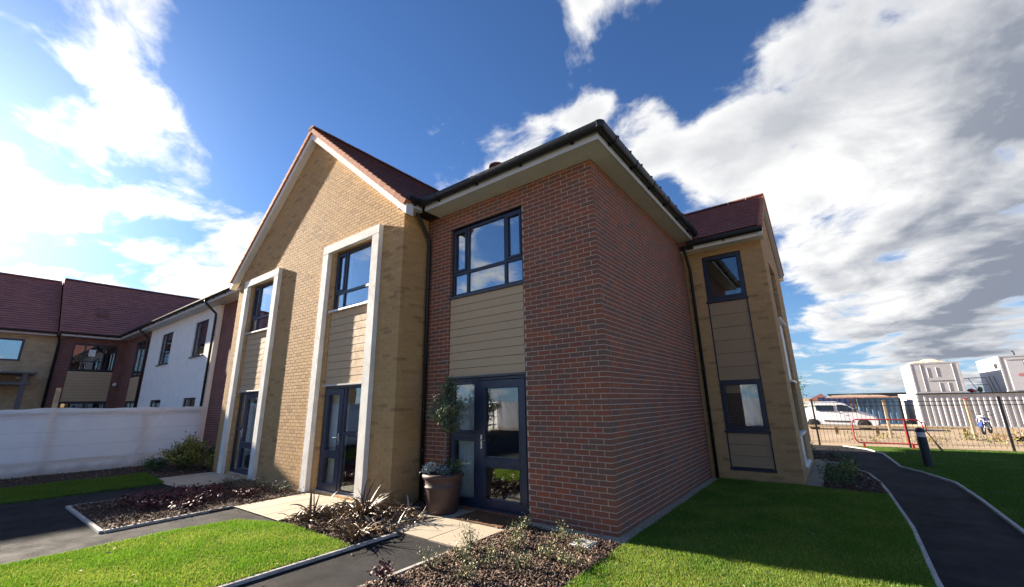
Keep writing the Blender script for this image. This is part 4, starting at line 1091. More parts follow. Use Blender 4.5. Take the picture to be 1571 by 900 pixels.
for yy in (-3.5, -6.1):
    mb = MB(); mb.box(-27.8, -27.62, yy-0.09, yy+0.09, 0, 3.42); mb.build('canopy_post', m_sill, fc)
q = MB(); q.lathe([(0.02, -0.06), (0.1, -0.03), (0.1, 0.04), (0.02, 0.08)], (-28.9, -3.62, 3.28), 12); q.build('wall_lamp', m_alu, fc)
q = MB(); q.lathe([(0.02, -0.06), (0.13, -0.03), (0.13, 0.04), (0.02, 0.08)], (-28.4, -4.35, 3.58), 12); q.build('canopy_lamp', m_white, fc)
mb = MB(); mb.box(-29.2, FX-0.42, -16, -2.75, EAVE, EAVE+0.012); mb.box(FX-0.42, FX-0.4, -16, -2.75, EAVE-0.02, EAVE+0.18); mb.build('soffit', m_soffit, fc)
gutter_run(fc, (FX-0.4, -16, GZ), (FX-0.4, -2.75, GZ), (1, 0, 0), 0.064, 1.2)
cx0 = FX-0.34; cxr = -32.7; czr = fz0+(cx0-cxr)*FPI*0.965
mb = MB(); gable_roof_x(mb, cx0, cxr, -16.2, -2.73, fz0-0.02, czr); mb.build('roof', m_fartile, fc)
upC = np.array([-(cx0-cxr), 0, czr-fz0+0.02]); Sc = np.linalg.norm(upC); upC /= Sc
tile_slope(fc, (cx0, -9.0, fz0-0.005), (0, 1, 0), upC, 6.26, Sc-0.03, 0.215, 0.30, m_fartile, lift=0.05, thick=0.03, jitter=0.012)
b = MB(); b.prism([(x, 0.0, z) for x, z in ring], (0, 0.446, 0)); me = b.mesh('ridge_tile')
for i in range(20):
    o = link('ridge_tile', me, m_ridge, fc); o.location = (cxr, -3.2-i*0.45, czr)
for bb in ((-36, -29.45, -16, -15.8, 0, 5.5), (-36, -29.45, -2.9, -2.8, 0, 5.5), (-36, -35.8, -15.8, -2.9, 0, 5.5)):
    mb = MB(); mb.box(*bb); mb.build('rear_wall', m_farcream, fc)

# ================================================================== OBJECTS
def gz(y):
    t = min(1, max(0, (y-15.5)/20.0)); t = t*t*(3-2*t); return -0.05-0.58*t
m_sheet = mat('white_plastic_sheet', (0.90, 0.92, 0.95), 0.5, 0.02, 1.5, 0.25, 25, dirt=0.06)
def banded(m):
    t = NT.__new__(NT); t.t = m.node_tree; t.n = t.t.nodes; t.l = t.t.links
    b = [n for n in t.n if n.type == 'BSDF_PRINCIPLED'][0]; c = b.inputs['Base Color'].links[0].from_socket
    geo = t.add('ShaderNodeNewGeometry'); sp = t.add('ShaderNodeSeparateXYZ', inp={0: geo.outputs['Position']})
    z = t.math('ADD', sp.outputs[2], t.math('MULTIPLY', t.noise(geo.outputs['Position'], 0.8, 2, 0.5), 0.06))
    f = t.math('FRACT', t.math('MULTIPLY', z, 2.6))
    c = t.mix(t.math('MULTIPLY', t.math('LESS_THAN', f, 0.07), 0.35), c, (0.62, 0.62, 0.68))     # woven reinforcing bands
    mud = t.math('MULTIPLY', t.maprange(t.math('ADD', sp.outputs[2], t.math('MULTIPLY', t.noise(geo.outputs['Position'], 2.5, 5, 0.65), -0.35)), -0.14, 0.10, 1.0, 0.0), 0.6)
    c = t.mix(mud, c, (0.30, 0.25, 0.20))
    t.l.new(c, b.inputs['Base Color'])
banded(m_sheet); translucent(m_sheet, 0.5)
m_wood = mat('pale_timber', (0.46, 0.36, 0.24), 0.85, 0.12, 7, 0.4, 60)
m_wood2 = mat('brown_timber', (0.30, 0.20, 0.11), 0.85, 0.15, 7, 0.4, 60)
m_pot = mat('brown_clay_pot', (0.085, 0.05, 0.042), 0.55, 0.12, 5, 0.3, 60, dirt=0.2)
m_bark = mat('grey_bark', (0.20, 0.18, 0.15), 0.9, 0.2, 20, 0.6, 60)
m_stem = mat('green_stem', (0.10, 0.10, 0.04), 0.8, 0.2, 20)
def leafmat(name, c, rough=0.6):
    return mat(name, c[1], rough, 0.1, 8, tint=[(0, c[0]), (0.5, c[1]), (1, c[2])])
m_olive = leafmat('olive_leaf', ((0.07, 0.10, 0.05), (0.15, 0.19, 0.10), (0.34, 0.40, 0.27)))
m_silver = leafmat('silver_leaf', ((0.55, 0.58, 0.48), (0.70, 0.72, 0.60), (0.82, 0.82, 0.68)))
m_bluelf = leafmat('blue_grey_leaf', ((0.07, 0.11, 0.11), (0.13, 0.18, 0.18), (0.22, 0.27, 0.27)))
m_maroon = leafmat('maroon_leaf', ((0.05, 0.012, 0.018), (0.10, 0.022, 0.032), (0.17, 0.05, 0.055)))
m_sprig = leafmat('variegated_leaf', ((0.11, 0.14, 0.04), (0.26, 0.27, 0.11), (0.50, 0.47, 0.28)))
m_shrub = leafmat('yellow_green_leaf', ((0.08, 0.11, 0.02), (0.21, 0.23, 0.045), (0.36, 0.32, 0.08)))
m_shrub2 = leafmat('dark_green_leaf', ((0.03, 0.07, 0.02), (0.06, 0.125, 0.03), (0.12, 0.20, 0.055)))
m_grey_lf = leafmat('grey_green_leaf', ((0.06, 0.075, 0.05), (0.11, 0.13, 0.085), (0.18, 0.19, 0.13)))
m_phor = mat('bronze_strap_leaf', (0.16, 0.10, 0.06), 0.5, 0.15, 9, tint=[(0, (0.07, 0.032, 0.022)), (0.4, (0.16, 0.085, 0.042)), (0.75, (0.27, 0.17, 0.08)), (1, (0.42, 0.31, 0.18))])
m_dry = mat('dry_strap_leaf', (0.5, 0.42, 0.3), 0.8, 0.15, 9, tint=[(0, (0.20, 0.14, 0.085)), (0.6, (0.33, 0.26, 0.17)), (1, (0.58, 0.50, 0.40))])

def foliage(name, parent, centres, m, ll=(0.03, 0.06), lw=0.4, up=0.3, seed=0, n=None):
    """many separate leaves, each a folded rhombus, at the given points"""
    r = np.random.default_rng(seed); c = np.asarray(centres, float); n = len(c)
    L = r.uniform(ll[0], ll[1], n)[:, None]; a = r.uniform(0, 2*math.pi, n); e = r.normal(up, 0.55, n)
    dx = np.stack([np.cos(a)*np.cos(e), np.sin(a)*np.cos(e), np.sin(e)], 1)
    s = np.stack([-np.sin(a), np.cos(a), np.zeros(n)], 1); roll = r.normal(0, 0.6, n)[:, None]
    nn = np.cross(dx, s); s2 = s*np.cos(roll)+nn*np.sin(roll); nn = np.cross(dx, s2)
    W = L*lw*0.5
    V = np.stack([c, c+dx*L*0.5+s2*W+nn*L*0.06, c+dx*L, c+dx*L*0.5-s2*W+nn*L*0.06], 1)
    i = np.arange(n)[:, None]*4
    F = np.concatenate([i+[0, 1, 2], i+[0, 2, 3]], 1).reshape(-1, 3)
    t = np.repeat(np.clip(r.beta(2, 2, n), 0.02, 0.98), 4)
    return np_mesh(name, V.reshape(-1, 3), F, m, parent, tint=t, kind='stuff')

def stems(name, parent, base, tips, m, r=0.006):
    mb = MB()
    for t in tips:
        b = np.array(base, float); t = np.array(t, float); mid = b+(t-b)*0.5+np.array([0, 0, 0.12*np.linalg.norm((t-b)[:2])])
        mb.tube([b, mid, t], [r, r*0.7, r*0.35], 5)
    return mb.build(name, m, parent, kind='stuff')

def shrub(name, label, cat, loc, size, m, n=900, ll=(0.03, 0.06), lw=0.45, nstem=14, group=None, seed=1, up=0.35, spiky=0.0, shell=0.55):
    root = thing(name, label, cat, loc, group)
    r = np.random.default_rng(seed); loc = np.array(loc); tips = []
    sx, sy, sz = size
    for k in range(nstem):
        a = r.uniform(0, 2*math.pi); rr = math.sqrt(r.uniform(0, 1)); hh = (1-0.55*rr*rr)*r.uniform(0.65, 1.0+spiky)
        tips.append(loc+np.array([math.cos(a)*rr*sx/2, math.sin(a)*rr*sy/2, hh*sz]))
    stems('stem', root, loc, tips, m_stem, 0.005+0.004*sz)
    P = []
    per = n//nstem
    for t in tips:
        f = r.uniform(0.25, 1.02, per)[:, None]**0.6
        base = loc+(t-loc)*f; mid = np.sin(f*math.pi)*0.1*np.linalg.norm((t-loc)[:2])
        sp = np.array([sx, sy, sz])/math.sqrt(nstem)*0.42
        q = base+r.normal(0, 1, (per, 3))*sp*(0.45+0.6*f); q[:, 2] += mid[:, 0]; q[:, 2] = np.maximum(q[:, 2], loc[2]+0.02)
        P.append(q)
    foliage('foliage', root, np.concatenate(P), m, ll, lw, up, seed+5)
    return root

# ---- sheeted hoarding on the left, turning behind the viewpoint
ho = thing('sheeted_hoarding', 'long hoarding wrapped in wrinkled white plastic sheet in front of the white rendered house', 'hoarding', (-15.2, -5, 0))
def sheet(p0, p1, out, H, seed, res=0.035):
    p0, p1, out = np.array(p0, float), np.array(p1, float), np.array(out, float)
    L = np.linalg.norm(p1-p0); nu, nv = int(L/res), 34
    U, Vv = np.meshgrid(np.linspace(0, L, nu), np.linspace(0, 1, nv), indexing='ij')
    r = np.random.default_rng(seed); Dp = np.zeros_like(U)
    for k in range(30):
        u0 = r.uniform(0, L); ang = r.normal(0.15, 0.7); wv = r.uniform(0.015, 0.06); amp = r.uniform(0.006, 0.02)*r.choice([-1, 1])
        lv = r.uniform(0.2, 0.9); vc = r.uniform(0, 1)
        dd = (U-u0)-ang*(Vv*H-vc*H); Dp += 1.15*amp*np.exp(-(dd/wv)**2)*np.exp(-((Vv-vc)/lv)**2)
    for k in range(int(L/2)+1):      # pulled tight over the posts
        u0 = 0.35+k*2.0; Dp += 0.035*np.exp(-((U-u0)/0.09)**2)-0.02*np.exp(-((U-u0-1.0)/0.7)**2)*np.sin(math.pi*Vv)
    Dp += 0.02*np.sin(U*1.3)*np.sin(Vv*3)+0.006*np.sin(U*9+Vv*7)+0.008*np.sin(Vv*26+2*np.sin(U*0.8))*0.5
    top = H+0.008*np.sin(U*2.1)-0.03*np.abs(np.sin((U-0.35)*math.pi/2.0))+0.006*np.sin(U*11)
    bot = 0.0+0.03*np.sin(U*1.7)+0.02*np.sin(U*4.1)
    P = p0+(p1-p0)*(U/L)[..., None]+out*Dp[..., None]
    Z = bot+(top-bot)*Vv
    V = np.stack([P[..., 0], P[..., 1], Z], -1).reshape(-1, 3)
    F = []
    for i in range(nu-1):
        for j in range(nv-1):
            a = i*nv+j; F.append((a, a+nv, a+nv+1, a+1))
    F = np.array(F); nV = len(V)
    o = np_mesh('sheet', V, F, m_sheet, ho)
    for p in o.data.polygons: p.use_smooth = True
    return o
sheet((-15.15, -16.0, 0), (-15.15, 0.0, 0), (1, 0, 0), 1.79, 3)
sheet((-15.1, -16.0, 0), (14.0, -16.0, 0), (0, 1, 0), 1.79, 5, 0.15)
for k in range(8):
    q = MB(); y = -15.6+k*2.0; h = 1.74 if k != 6 else 2.35
    q.box(-15.32, -15.22, y-0.05, y+0.05, -0.2, h); q.build('post', m_wood, ho)
for z in (0.3, 1.6):
    q = MB(); q.box(-15.22, -15.19, -15.9, -0.05, z, z+0.09); q.build('rail', m_wood, ho)

# ---- planter by the entrance, olive tree and the plants in it
PX, PY, PZ = -2.86, -0.31, 0.023
pot = tag(MB().lathe([(0.0, 0.0), (0.225, 0.0), (0.245, 0.02), (0.288, 0.36), (0.294, 0.375), (0.306, 0.385), (0.306, 0.405), (0.296, 0.415), (0.306, 0.50), (0.322, 0.515), (0.336, 0.535), (0.342, 0.56), (0.328, 0.585), (0.302, 0.59), (0.292, 0.56), (0.28, 0.52), (0.0, 0.52)], (PX, PY, PZ), 40)
          .build('planter_pot', m_pot, smooth=True), 'large round brown clay pot standing left of the entrance door mat', 'plant pot')
q = MB(); q.lathe([(0.0, 0.0), (0.285, 0.0), (0.285, 0.018), (0.0, 0.03)], (PX, PY, PZ+0.525), 24); q.build('compost', m_soil, pot)
ol = thing('olive_tree', 'clipped olive tree on a bare thin stem growing in the brown pot', 'tree', (PX, PY, PZ+0.5))
bx_, bz_ = PX+0.02, PZ
q = MB(); q.tube([(PX, PY, bz_+0.5), (PX-0.002, PY+0.01, bz_+0.8), (PX+0.035, PY, bz_+1.05), (PX+0.06, PY-0.01, bz_+1.28), (PX+0.09, PY, bz_+1.6)], [0.02, 0.017, 0.015, 0.014, 0.008], 10)
q.build('trunk', m_bark, ol, smooth=True)
r = np.random.default_rng(4); tips = []; P = []
for k in range(95):
    a = r.uniform(0, 6.28); t_ = r.uniform(0, 1); z_ = bz_+1.22+t_*0.86; rad = 0.39*math.sin(math.pi*min(1, (t_*0.82+0.16)))**0.8*r.uniform(0.35, 1.05)
    tip = np.array([PX+0.09+math.cos(a)*rad, PY+math.sin(a)*rad*0.9, z_]); tips.append(tip)
    b0 = np.array([PX+0.07, PY, bz_+1.2+t_*0.55])
    f = r.uniform(0.35, 1.12, 36)[:, None]; P.append(b0+(tip-b0)*f+r.normal(0, 0.02, (36, 3)))
q = MB()
for tip in tips:
    b0 = np.array([PX+0.07, PY, bz_+1.2+(tip[2]-bz_-1.22)*0.6]); q.tube([b0, (b0+tip)/2+[0, 0, 0.03], tip], [0.006, 0.004, 0.002], 4)
q.build('limbs', m_bark, ol, kind='stuff')
foliage('crown', ol, np.concatenate(P), m_olive, (0.04, 0.085), 0.26, 0.45, 9)
shrub('silver_ragwort', 'pale silver leaved plant at the front left rim of the brown pot', 'plant', (PX-0.17, PY-0.16, PZ+0.55), (0.26, 0.22, 0.17), m_silver, 320, (0.03, 0.055), 0.5, 10, seed=21, up=0.6)
shrub('blue_grey_plant', 'blue grey leaved plant spilling over the right rim of the brown pot', 'plant', (PX+0.17, PY-0.08, PZ+0.55), (0.34, 0.3, 0.17), m_bluelf, 420, (0.025, 0.05), 0.4, 12, seed=22)
shrub('dark_trailing_plant', 'dark purple and green plant at the back of the brown pot, right of the stem', 'plant', (PX+0.15, PY+0.12, PZ+0.55), (0.42, 0.26, 0.27), m_shrub2, 300, (0.03, 0.05), 0.5, 10, seed=23)
q = MB()
for k in range(9):
    c = np.array([PX+0.05+random.uniform(0, .18), PY-0.15+random.uniform(-.06, .1), PZ+0.68+random.uniform(-.04, .05)])
    q.lathe([(0.0, -0.004), (0.017, 0.0), (0.0, 0.006)], c, 6)
f_ = q.build('white_flowers', mat('white_petal', (0.8, 0.8, 0.85), 0.6, 0.05), None, kind='stuff')
tag(f_, 'small white flowers open among the blue grey leaves in the brown pot', 'flowers')

# ---- doormat
m_coir = mat('coir_mat', (0.20, 0.085, 0.03), 0.95, 0.25, 30, 1.0, 260)
dm = MB(); dm.box(-2.40, -1.48, -0.50, 0.02, 0.025, 0.044)
dmo = tag(dm.build('door_mat', m_coir, bevel=0.006), 'brown coir door mat lying in front of the entrance door', 'door mat')
m_bind = mat('mat_binding', (0.09, 0.04, 0.02), 0.8)
for a in [(-2.40, -1.48, -0.52, -0.50), (-2.40, -1.48, 0.02, 0.035)]:
    q = MB(); q.box(*a, 0.025, 0.038); q.build('mat_edge', m_bind, dmo)

# ---- inspection cover in the front bed
ic = tag(MB().box(-0.36, -0.10, -0.62, -0.36, -0.05, 0.055).build('inspection_cover', mat('white_plastic', (0.62, 0.62, 0.60), 0.5, 0.05), bevel=0.008), 'white square inspection cover set in the bark below the red corner', 'cover')
q = MB(); q.box(-0.335, -0.125, -0.595, -0.385, 0.0555, 0.060); q.build('lid', mat('grey_lid', (0.5, 0.5, 0.5), 0.5, 0.05), ic)

# ---- bronze flax in the bed between the two paved thresholds
def strap(p, az, L, lean, wd, droop, twist=0.0):
    """one long tapering leaf with a fold, as vertices along a bending midrib"""
    n = 8; pts = []; e = lean; pos = np.array(p, float)
    for i in range(n+1):
        pts.append(pos.copy()); e2 = e-droop*(i/n)**1.5
        pos = pos+np.array([math.cos(az)*math.cos(e2), math.sin(az)*math.cos(e2), math.sin(e2)])*L/n
    V = []; F = []
    for i, q in enumerate(pts):
        t = i/n; w_ = wd*(0.55+0.9*t*(1-t)*1.6)*(1-t**3)+0.0015
        tw = twist*t; s = np.array([-math.sin(az)*math.cos(tw), math.cos(az)*math.cos(tw), math.sin(tw)])
        V += [q-s*w_/2+[0, 0, 0.004], q, q+s*w_/2+[0, 0, 0.004]]
    for i in range(n):
        for j in range(2): F.append((i*3+j, i*3+j+1, i*3+j+4, i*3+j+3))
    k = len(V); V2 = [np.array(v)-[0, 0, 0.003] for v in V]
    return V+V2, F+[tuple(k+a for a in f[::-1]) for f in F]
def flax(label, loc, leaves, seed, dry=0.12, fine=0):
    root = thing('bronze_flax', label, 'plant', loc, 'bronze flax in the bed between the paved thresholds')
    r = np.random.default_rng(seed)
    for (az, L, lean, wd, droop) in leaves:
        p = np.array(loc)+np.array([r.normal(0, .05), r.normal(0, .05), 0.0])
        V, F = strap(p, az, L, lean, wd, droop, r.normal(0, 0.7))
        t = np.full(len(V), r.uniform(0.03, 0.97))
        np_mesh('leaf', V, F, m_dry if r.random() < dry else m_phor, root, tint=t)
    return root
r = np.random.default_rng(77)
def rl(n, a0, a1, l0, l1, e0, e1, w0, w1, d0, d1):
    return [(r.uniform(a0, a1), r.uniform(l0, l1), r.uniform(e0, e1), r.uniform(w0, w1), r.uniform(d0, d1)) for _ in range(n)]
flax('upright bronze flax fanning out over the path edge beside the small lawn', (-2.78, -1.92, 0.02),
     rl(9, -1.0, 4.2, 0.28, 0.46, 0.5, 1.3, 0.020, 0.036, 0.2, 0.9)+rl(26, 0, 6.28, 0.22, 0.42, 0.3, 1.1, 0.018, 0.035, 0.4, 1.6), 31, 0.04)
flax('broad drooping bronze flax in the middle of the bed, near the right stone surround', (-3.62, -1.30, 0.02),
     rl(7, -0.2, 3.4, 0.45, 0.75, 0.6, 1.2, 0.028, 0.045, 0.2, 1.0)+rl(80, 0, 6.28, 0.30, 0.62, 0.3, 1.25, 0.022, 0.045, 0.9, 2.4), 32, 0.05)
flax('low withered bronze flax at the lawn end of the bed beside the paving', (-4.22, -1.72, 0.02),
     rl(5, 1.0, 3.6, 0.45, 0.6, 0.9, 1.2, 0.022, 0.035, 0.2, 0.6)+rl(44, 0, 6.28, 0.2, 0.48, 0.2, 1.0, 0.02, 0.04, 0.8, 2.0), 33, 0.25)
flax('small half dead bronze flax at the foot of the cream corner', (-3.35, -0.62, 0.02),
     rl(20, 0, 6.28, 0.2, 0.5, 0.2, 1.0, 0.02, 0.035, 0.6, 2.0), 34, 0.5)
V = []; F = []; T = []
for k in range(300):          # fallen dry leaves
    x = r.uniform(-4.5, -2.7); y = r.uniform(-2.0, -0.75)
    a, b = strap((x, y, 0.03+r.uniform(0, .05)), r.uniform(0, 6.28), r.uniform(0.1, 0.32), r.normal(0.12, 0.2), r.uniform(0.012, 0.03), r.uniform(0, .5), r.normal(0, 1))
    o = len(V); V += a; F += [tuple(i+o for i in f) for f in b]; T += [r.uniform(0.02, 0.98)]*len(a)
np_mesh('leaf_litter', V, F, m_dry, None, tint=np.array(T), kind='stuff')
V = []; F = []; T = []
for k in range(520):
    x = r.uniform(-4.5, -2.7); y = r.uniform(-2.0, -0.75)
    a, b = strap((x, y, 0.02), r.uniform(0, 6.28), r.uniform(0.12, 0.34), r.uniform(0.1, 1.2), r.uniform(0.012, 0.028), r.uniform(0.3, 2.0), r.normal(0, 1))
    o = len(V); V += a; F += [tuple(i+o for i in f) for f in b]; T += [r.uniform(0.02, 0.98)]*len(a)
np_mesh('flax_undergrowth', V, F, m_phor, None, tint=np.array(T), kind='stuff')

# ---- young shrubs in the front bed
SPR = [(-1.20, -2.05, .34, 'at the path edge, in front of all the others'), (-1.22, -1.42, .38, 'beside the near corner of the entrance paving'), (-1.08, -1.72, .30, 'second back along the path edging'),
       (-1.02, -0.78, .30, 'beside the side of the entrance paving'), (-1.18, -0.36, .27, 'by the door frame at the foot of the red wall'), (-0.78, -1.10, .26, 'mid bed, behind the path edge row'),
       (-0.52, -0.52, .28, 'directly left of the white inspection cover'), (-0.34, -1.12, .26, 'in front of the white inspection cover'), (-0.70, -1.62, .26, 'in the bare middle of the bark bed'),
       (-0.40, -1.55, .27, 'between the bark middle and the side lawn'), (-0.02, -1.22, .22, 'against the side lawn edge'), (-0.72, -2.02, .26, 'low at the bottom of the picture, mid bed'), (-0.12, -0.80, .24, 'between the white cover and the side lawn')]
for k, (x, y, h, s_) in enumerate(SPR):
    shrub('young_shrub', 'sparse pale variegated young shrub '+s_, 'shrub', (x, y, 0.02), (0.30, 0.30, h*0.72), m_sprig, 250, (0.014, 0.03), 0.5, 9, 'young shrubs in the front bark bed', 100+k, 0.7, 0.3)
shrub('red_leaf_plant', 'small dark red leaved plant on the asphalt side of the path edging at the bottom', 'plant', (-1.42, -2.50, 0.0), (0.26, 0.2, 0.16), m_maroon, 120, (0.03, 0.05), 0.8, 7, seed=140)
# ---- maroon plants in the left bed
MAR = [(-8.35, -2.75, .26, .6, 'at the asphalt end of the left bed'), (-7.95, -3.15, .24, .55, 'nearest the front edging of the left bed'), (-7.75, -2.55, .28, .6, 'second along the front of the left bed'),
       (-7.40, -2.95, .24, .5, 'beside the long edging of the left bed, left of the lawn'), (-8.55, -2.15, .24, .5, 'by the paving at the back of the left bed'), (-7.85, -1.95, .28, .55, 'behind the middle of the left bed'),
       (-7.25, -2.25, .26, .55, 'right of the middle of the left bed'), (-6.95, -1.65, .24, .5, 'near the right paving of the left bed'), (-6.85, -2.6, .22, .45, 'close to the strip of asphalt beside the small lawn')]
for k, (x, y, h, wd, s_) in enumerate(MAR):
    shrub('maroon_plant', 'low maroon leaved plant '+s_, 'plant', (x, y, 0.02), (wd, wd, h*0.78), m_maroon, 300, (0.03, 0.06), 0.75, 11, 'maroon plants in the left bed', 150+k, 0.3)
for k, (x, y, s_) in enumerate([(-7.55, -1.25, 'below the cream wall between the two stone surrounds'), (-8.35, -1.35, 'beside the left paving, below the cream wall'), (-6.9, -1.05, 'beside the right paving, below the cream wall')]):
    shrub('trailing_plant', 'grey green trailing plant '+s_, 'plant', (x, y, 0.02), (0.95, 0.6, 0.22), m_grey_lf, 520, (0.02, 0.04), 0.35, 16, 'trailing plants below the cream wall', 170+k, 0.5, 0.3)
# ---- shrubs against the hoarding
shrub('bushy_shrub', 'broad yellow green shrub where the hoarding meets the shaded lawn', 'shrub', (-12.62, -1.05, 0.0), (1.35, 1.1, 0.80), m_shrub, 5200, (0.05, 0.10), 0.42, 52, seed=201, spiky=0.25)
shrub('bushy_shrub', 'dark green rounded shrub right of the yellow green one, by the red link wall', 'shrub', (-12.25, -0.35, 0.0), (0.85, 0.6, 0.72), m_shrub2, 3000, (0.04, 0.08), 0.45, 30, seed=202)
shrub('bushy_shrub', 'small dull green shrub at the left end of the shrub group', 'shrub', (-13.15, -1.55, 0.0), (0.55, 0.55, 0.5), m_shrub2, 1300, (0.04, 0.07), 0.42, 14, seed=203)
shrub('bushy_shrub', 'small olive green shrub against the left leg of the left stone surround', 'shrub', (-11.68, -0.62, 0.0), (0.5, 0.4, 0.55), m_shrub, 1300, (0.04, 0.07), 0.42, 14, seed=204)
# ---- beds beside the wing
shrub('bed_shrub', 'dark leafy shrub at the lawn end of the bed beside the wing', 'shrub', (2.22, 5.25, 0.0), (0.55, 0.6, 0.42), m_shrub2, 700, (0.03, 0.06), 0.45, 14, 'shrubs beside the wing', 211, spiky=0.3)
shrub('bed_shrub', 'olive leaved shrub in the middle of the bed beside the wing', 'shrub', (2.42, 6.2, 0.0), (0.55, 0.7, 0.40), m_shrub, 700, (0.03, 0.06), 0.45, 14, 'shrubs beside the wing', 212, spiky=0.3)
shrub('bed_shrub', 'green shrub beside the curved edging at the path end of the wing bed', 'shrub', (2.45, 7.35, 0.0), (0.4, 0.5, 0.42), m_shrub2, 500, (0.03, 0.06), 0.45, 12, 'shrubs beside the wing', 213, spiky=0.3)
shrub('bed_shrub', 'spreading dark plant in the small curved bed past the wing', 'shrub', (2.1, 10.2, 0.0), (0.5, 1.0, 0.25), m_grey_lf, 420, (0.03, 0.06), 0.45, 12, 'shrubs beside the wing', 214)
shrub('bed_shrub', 'dark clipped plant standing at the back corner of the wing', 'shrub', (1.62, 9.9, 0.0), (0.35, 0.4, 0.6), m_shrub2, 420, (0.03, 0.06), 0.45, 10, 'shrubs beside the wing', 215)
st = thing('young_tree', 'slim young tree rising beyond the back corner of the wing', 'tree', (1.32, 16.4, -0.06))
q = MB(); q.tube([(1.32, 16.4, -0.1), (1.33, 16.4, 1.2), (1.3, 16.42, 2.4)], [0.035, 0.025, 0.008], 7); q.build('trunk', m_bark, st)
r = np.random.default_rng(8); P = []
for k in range(42):
    z_ = r.uniform(0.7, 2.6); a = r.uniform(0, 6.28); L_ = (2.75-z_)*0.26+0.08
    t = np.linspace(0.15, 1, 16)[:, None]; tip = np.array([math.cos(a)*L_, math.sin(a)*L_, 0.16])
    P.append(np.array([1.32, 16.4, z_])+tip*t+r.normal(0, .035, (16, 3)))
foliage('crown', st, np.concatenate(P), m_shrub2, (0.05, 0.09), 0.45, 0.2, 12)

# ---- bollard light
m_bol = mat('black_bollard', (0.02, 0.024, 0.035), 0.42, 0.1, 5)
bo = tag(MB().lathe([(0.0, 0.0), (0.095, 0.0), (0.095, 0.705), (0.0, 0.705)], (3.99, 9.19, 0.0), 24).build('bollard_light', m_bol, smooth=False), 'black bollard light with a white lens band standing on the lawn beside the path', 'bollard')
q = MB(); q.lathe([(0.0, 0.706), (0.088, 0.706), (0.088, 0.815), (0.0, 0.815)], (3.99, 9.19, 0.0), 24); q.build('lens', mat('opal_lens', (0.62, 0.63, 0.65), 0.35, 0.03), bo)
q = MB(); q.lathe([(0.0, 0.816), (0.098, 0.816), (0.096, 0.86), (0.07, 0.905), (0.03, 0.925), (0.0, 0.93)], (3.99, 9.19, 0.0), 24); q.build('cap', m_bol, bo)

# ---- steel railing at the end of the garden
m_rail = mat('black_railing', (0.022, 0.022, 0.026), 0.5, 0.1, 5)
fe = thing('steel_railing', 'black steel railing with thin vertical bars closing the far end of the garden', 'fence', (5.5, 14.4, 0))
FXS = [-0.75, 1.71, 4.20, 6.52, 8.95, 11.4, 13.8]
for x in FXS:
    q = MB(); q.box(x-0.03, x+0.03, 14.37, 14.43, -0.2, 1.62); q.build('post', m_rail, fe)
for z in (1.36, 1.49):
    q = MB(); q.box(-0.75, 13.8, 14.388, 14.412, z-0.011, z+0.011); q.build('rail', m_rail, fe)
q = MB(); q.tube([(0, 0, 0.06), (0, 0, 1.49)], 0.0048, 6); pk = q.mesh('picket')
x = 1.55
while x < 10.2:
    if min(abs(x-p) for p in FXS) > 0.045:
        o = link('picket', pk, m_rail, fe); o.location = (x, 14.4, 0); o.matrix_parent_inverse = Matrix.Translation(-Vector(root_loc(fe)))
    x += 0.118

# ---- red barrier
m_redp = mat('red_paint', (0.42, 0.022, 0.030), 0.45, 0.1, 6, dirt=0.15)
ba = thing('crowd_barrier', 'low red tubular barrier with rounded corners standing before the railing', 'barrier', (3.6, 13.75, 0))
def rr(x0, x1, z0, z1, rad, y):
    P = []
    for cx, cz, a0 in ((x1-rad, z1-rad, 0), (x0+rad, z1-rad, 90), (x0+rad, z0+rad, 180), (x1-rad, z0+rad, 270)):
        for k in range(6):
            a = math.radians(a0+k*18); P.append((cx+rad*math.cos(a), y, cz+rad*math.sin(a)))
    return P
q = MB(); q.tube(rr(2.76, 4.55, 0.16, 0.92, 0.16, 13.75), 0.021, 8, closed=True); q.build('frame', m_redp, ba, smooth=True)
q = MB(); q.tube([(4.12, 13.75, 0.16), (4.12, 13.75, 0.92)], 0.02, 8); q.build('upright', m_redp, ba)
for x in (2.98, 4.22, 4.42):
    q = MB(); q.box(x-0.05, x+0.05, 13.55, 13.95, 0.0, 0.03); q.box(x-0.03, x+0.03, 13.72, 13.78, 0.03, 0.15); q.build('foot', m_redp, ba)
q = MB(); q.tube([(4.55, 13.75, 0.85), (4.62, 13.75, 0.8), (4.62, 13.75, 0.6)], 0.015, 6); q.build('hook', m_redp, ba)
ti = MB(); ti.tube([(4.52, 13.3, 0.62), (4.82, 13.25, 0.0)], 0.03, 4); tag(ti.build('leaning_stake', m_wood2), 'brown timber stake leaning beside the bollard light at the lawn end', 'stake')

# ---- timber knee rail and marker posts on the site road
kr = thing('knee_rail', 'long low timber knee rail running along the site road behind the railing', 'rail', (3.5, 24, gz(24)))
q = MB(); q.box(-2.0, 7.2, 23.95, 24.05, 0.09, 0.20); q.build('rail', m_wood, kr, bevel=0.01)
for x in (-0.6, 2.2, 3.9, 5.6, 7.1):
    q = MB(); q.box(x-0.07, x+0.07, 24.05, 24.17, gz(24)-0.2, 0.19); q.build('post', m_wood2, kr)
for (x, y, zt, lab) in ((4.14, 20, 1.46, 'tall pale timber post standing in front of the blue container'), (6.72, 20, 1.50, 'tall pale timber post at the right end of the knee rail')):
    q = MB(); q.box(x-0.05, x+0.05, y-0.05, y+0.05, gz(y)-0.2, zt); o = q.build('timber_post', m_wood, bevel=0.006); tag(o, lab, 'post')
    q = MB(); q.box(x-0.06, x+0.06, y-0.06, y+0.06, zt+0.002, zt+0.05); q.build('post_cap', m_redp if x > 5 else m_wood2, o)

